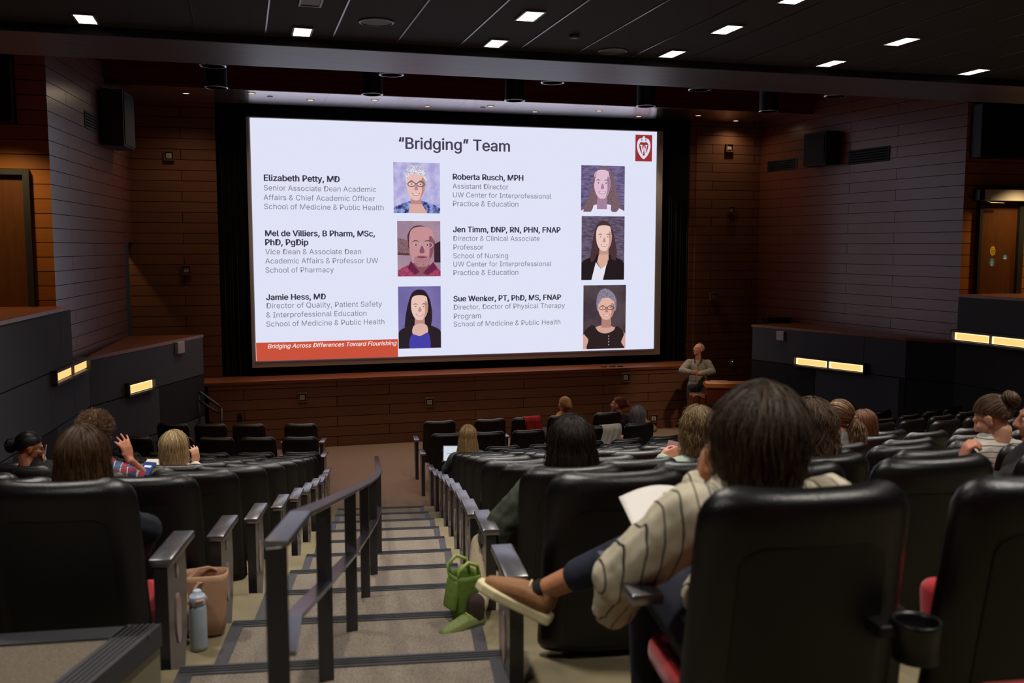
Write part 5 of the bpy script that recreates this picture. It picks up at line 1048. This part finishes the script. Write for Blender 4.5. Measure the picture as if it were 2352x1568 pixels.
for i, x in enumerate((1392, 1412, 1430)):
    p = onY(x, 848, 17.6); bm = bmnew(); lathe(bm, [(.0005, 0), (.06, 0), (.055, .02), (.0005, .025)], (p.x, 17.72, 1.262), 16); tag(obj('ledge_puck', bm, BK, smooth=True), 'small dark disc on the stage ledge, '+ORD[i]+' of three', 'disc', 'discs on the stage ledge')
def onplane_box(name, lb, cat, px, a, b, sgn, depth, m, grille=None, group=None):
    """box standing off a vertical wall through a,b, its face spanning the pixel corners (x0,y0,x1,y1)"""
    d = V((b.x-a.x, b.y-a.y, 0)).normalized(); n = V((-d.y, d.x, 0)); n = n if n.dot(CAM-a) > 0 else -n; p0 = V((a.x, a.y, 0))+n*depth
    A_, B_ = onPl(px[0], (px[1]+px[3])/2, p0, n), onPl(px[2], (px[1]+px[3])/2, p0, n); xm = (px[0]+px[2])/2; zt_, zb_ = onPl(xm, px[1], p0, n).z, onPl(xm, px[3], p0, n).z
    mid_ = (A_+B_)/2; mid_.z = (zt_+zb_)/2; L = (B_-A_).xy.length; o = empty(name, mid_-n*depth, math.atan2(d.y, d.x)); tag(o, lb, cat, group); s = 1 if n.dot(V((-d.y, d.x, 0))) > 0 else -1
    bm = bmnew(); box(bm, (0, s*depth/2, 0), (L, depth, zt_-zb_)); obj('housing', bm, m, o, bevel=min(.01, depth*.3))
    if grille == 'slats':
        for k in range(5): bm = bmnew(); box(bm, (0, s*(depth+.004), (k-2)*(zt_-zb_)*.17), (L*.9, .012, (zt_-zb_)*.06)); obj('slat', bm, mat('vent_slat', '#0c0c0d', .9, spec=.1), o)
    elif grille: bm = bmnew(); box(bm, (0, s*(depth+.004), 0), (L*.92, .012, (zt_-zb_)*.94)); obj('grille', bm, grille, o, bevel=.004)
    return o
SPK, SPG = mat('speaker_black', '#0b0b0d', .6), mat('speaker_cloth', '#0e0f12', .9, noise=.2, nscale=300)
WLn, WRn = V((WLf.x-WL.x, WLf.y-WL.y, 0)), V((WRf.x-WR.x, WRf.y-WR.y, 0))
def speaker(lb, px, py, a, b, w_, h, dp):
    d = V((b.x-a.x, b.y-a.y, 0)).normalized(); n = V((-d.y, d.x, 0)); n = n if n.dot(CAM-a) > 0 else -n; p0 = V((a.x, a.y, 0)); c = onPl(px, py, p0+n*dp*.5, n); o = empty('loudspeaker', c-n*dp*.5, math.atan2(d.y, d.x)); tag(o, lb, 'loudspeaker'); s = 1 if n.dot(V((-d.y, d.x, 0))) > 0 else -1
    bm = bmnew(); prism(bm, [(-w_/2, s*.03), (w_/2, s*.03), (w_/2*.8, s*dp), (-w_/2*.8, s*dp)], -h/2, h/2); obj('cabinet', bm, SPK, o, bevel=.012)
    bm = bmnew(); box(bm, (0, s*(dp+.006), 0), (w_*.74, .016, h*.93)); obj('grille', bm, SPG, o, bevel=.006)
    bm = bmnew(); box(bm, (0, s*.01, -h*.1), (.12, .06, h*.5)); obj('wall_bracket', bm, SPK, o)
speaker('black loudspeaker on the wing wall beside the vent, entry-door side of the slide heading', 270, 277, WL, WLf, .95, .86, .34)
speaker('black loudspeaker between two vents on the far wing wall', 1885, 343, WR, WRf, .78, .62, .3)
VM = mat('vent_black', '#08080a', .7)
onplane_box('wall_vent', 'dark slotted vent beside the loudspeaker near the entry door wall', 'vent', (196, 262, 232, 300), WL, WLf, 1, .012, VM, 'slats', 'wall vents')
onplane_box('wall_vent', 'small dark vent between the corner and the far loudspeaker', 'vent', (1762, 366, 1830, 390), WR, WRf, 1, .012, VM, 'slats', 'wall vents')
onplane_box('wall_vent', 'larger dark vent on the camera side of the far loudspeaker', 'vent', (1948, 340, 2043, 374), WR, WRf, 1, .012, VM, 'slats', 'wall vents')
WD = mat('device_white', '#a39a92', .4)
onplane_box('wall_device', 'small white device on the grey parapet near the stage steps', 'wall device', (407, 784, 424, 812), V((TL.x, TL.y, 0)), BL, 1, .06, WD, WD)
onplane_box('wall_device', 'small white device on the parapet behind the lectern', 'wall device', (1783, 760, 1801, 782), V((TR.x, TR.y, 0)), BR, 1, .05, WD, WD)
p = onZ(1792, 742, ZCAP); bm = bmnew(); box(bm, V((p.x, p.y+.15, ZCAP+.056)), (.5, .3, .11), rotz(-.2)); tag(obj('equipment_case', bm, BK, bevel=.01), 'flat black case lying on the wood cap behind the lectern', 'case')
# ------------------------------------------------------------------ entry doors
DOORM = mat('door_wood', '#5c3618', .4, noise=.12, nscale=3, stretch=(8, 8, 1)); DFR = mat('door_frame', '#2a2c2d', .45)
x1 = onY(62, 560, 13.5).x; x2 = onY(77, 560, 13.5).x; zt_ = onY(62, 402, 13.45).z
bm = bmnew(); box2(bm, (x1-.95, 13.47, 1.95), (x1, 13.52, zt_)); o = obj('door_1', bm, DOORM); o['kind'] = 'structure'
bm = bmnew(); box2(bm, (x1, 13.4, 1.95), (x2, 13.52, zt_+.07)); box2(bm, (x1-1.05, 13.4, zt_), (x1, 13.52, zt_+.07)); box2(bm, (x1-1.02, 13.4, 1.95), (x1-.95, 13.52, zt_)); q = obj('door_frame', bm, DFR, o)
Yd = 12.9; xa, xb = onY(2243, 600, Yd).x, onY(2328, 600, Yd).x; zt_ = onY(2280, 466, Yd).z
bm = bmnew(); box2(bm, (xa, Yd-.03, 1.95), (xb, Yd+.02, zt_)); o = obj('door_2', bm, DOORM); o['kind'] = 'structure'
bm = bmnew(); box2(bm, (xa-.05, Yd-.09, 1.95), (xa, Yd+.02, zt_+.06)); box2(bm, (xb, Yd-.09, 1.95), (xb+.10, Yd+.02, zt_+.06)); box2(bm, (xa, Yd-.09, zt_), (xb, Yd+.02, zt_+.06)); obj('door_frame', bm, DFR, o)
bm = bmnew(); box2(bm, (xb-.16, Yd-.034, 2.35), (xb-.02, Yd-.028, 2.95)); obj('reflection_panel', bm, mat('reflection_panel', '#5e5852', .3, .5), o)  # grey panel put on the leaf in place of a reflection in the door
op = empty('door_operator', V(((xa+xb)/2+.15, Yd-.0, onY(2300, 448, Yd-.2).z))); tag(op, 'brushed metal automatic door operator above the door with stickers', 'door operator')
hz = abs(onY(2300, 434, Yd-.2).z-onY(2300, 460, Yd-.2).z); xl_ = onY(2265, 448, Yd-.2).x-op.location.x
bm = bmnew(); box2(bm, (xl_, -.2, -hz/2), (xl_+1.0, -.02, hz/2)); obj('cover', bm, mat('brushed_metal', '#d6d2ca', .4), op, bevel=.006)
bm = bmnew(); box2(bm, (xl_-.1, -.18, -hz/2), (xl_, -.02, hz/2)); obj('end_cap', bm, BK, op, bevel=.01)
bm = bmnew(); tube(bm, [(xl_+.04, -.17, -hz/2-.005), (xl_+.10, -.19, -hz/2-.03), (xl_+.36, -.19, -hz/2-.035), (xl_+.37, -.17, -hz/2-.05)], .010, 8); obj('arm', bm, mat('arm_steel', '#b7b2aa', .3, .8), op)
bm = bmnew(); tube(bm, [(xl_+.02, -.202, -hz/2+.018), (xl_+.09, -.202, -hz/2+.018), (xl_+.09, -.202, -hz/2+.035), (xl_+.02, -.202, -hz/2+.035), (xl_+.02, -.202, -hz/2+.018)], .0025, 6); obj('name_plate', bm, BK, op)
def sticker(px, py, rx, rz_, col, lb, texts, bars=()):
    p = onY(px, py, Yd-.031); o = empty('door_sticker', p); tag(o, lb, 'sticker'); bm = bmnew(); prism(bm, [(rx*math.cos(2*PI*k/32), rz_*math.sin(2*PI*k/32)) for k in range(32)], -.002, 0, lambda x, z, y: V((x, y, z))); obj('disc', bm, mat('sticker_'+col.strip('#'), col, .5), o)
    for body, z, wd, c, fs in texts:
        me = text_mesh(body, .03, .02, width=wd); xs = [v.co.x for v in me.vertices]; me.transform(Matrix.Translation((-(min(xs)+max(xs))/2, -.0035, z)) @ Matrix.Rotation(PI/2, 4, 'X')); me.materials.clear(); me.materials.append(mat('ink_'+c.strip('#'), c, .6)); t = bpy.data.objects.new('lettering', me); COL.objects.link(t); t.parent = o
    for (x0, x1_, z0, z1_) in bars: bm = bmnew(); box2(bm, (x0, -.0036, z0), (x1_, -.003, z1_)); obj('mark', bm, mat('ink_ffffff', '#ffffff', .6), o)
sticker(2280, 576, .053, .075, '#d8b524', 'yellow oval caution sticker on the far entry door', [('AUTOMATIC', .028, .075, '#1a1608', 0), ('CAUTION', -.008, .09, '#1a1608', 0), ('DOOR', -.04, .05, '#1a1608', 0)])
sticker(2278, 602, .053, .072, '#4f80a8', 'blue oval wheelchair sticker below the yellow one', [], [(-.006, .004, .028, .04), (-.008, .002, -.012, .024), (-.006, .016, -.004, .002), (.012, .018, -.022, -.004), (-.022, -.014, -.03, .0), (-.02, .01, -.036, -.028), (-.036, .036, -.052, -.044)])
sticker(2308, 591, .048, .046, '#4a78a0', 'round blue sticker beside the yellow one', [], [(-.014, .014, .018, .026), (-.022, .022, -.002, .008), (-.03, .03, -.022, -.012)])
def bigbox(lb, x0, y0, x1_, y1_, Y, dp):
    a, b = onY(x0, y0, Y-dp), onY(x1_, y1_, Y-dp); o = empty('hanging_cabinet', V(((a.x+b.x)/2, Y, (a.z+b.z)/2))); tag(o, lb, 'loudspeaker'); bm = bmnew(); box(bm, (0, -dp/2, 0), (abs(b.x-a.x), dp, abs(a.z-b.z))); obj('cabinet', bm, SPK, o, bevel=.01); bm = bmnew(); box(bm, (0, -dp-.005, 0), (abs(b.x-a.x)*.94, .014, abs(a.z-b.z)*.94)); obj('grille', bm, SPG, o)
bigbox('large black cabinet high on the amber wall at the picture edge, bottle side', -60, 112, 30, 281, 13.5, .25)
bigbox('large black cabinet above the door operator', 2258, 236, 2440, 366, 12.9, .25)
# stage-step handrail
sr = empty('step_handrail', onD(490, 980, 16.4)); sr.location.z = 0; tag(sr, 'dark tubular handrail at the stage steps', 'handrail'); q = lambda x, y: onD(x, y, 16.35)-sr.location
for nm, pts in (('top_tube', [q(448, 894), q(466, 905), q(500, 930), q(508, 938)]), ('lower_tube', [q(448, 914), q(466, 925), q(490, 941), q(506, 950)])): bm = bmnew(); tube(bm, pts, .022, 10); obj(nm, bm, mat('tube_dark', '#2b2522', .3, spec=.7), sr, smooth=True)
bm = bmnew(); b_ = q(508, 938); tube(bm, [b_, V((b_.x, b_.y, -sr.location.z))], .022, 10); obj('post', bm, MATS['tube_dark'], sr, smooth=True)
bm = bmnew(); b_ = q(456, 900); tube(bm, [b_, V((b_.x, b_.y, -sr.location.z))], .022, 10); obj('post', bm, MATS['tube_dark'], sr, smooth=True)
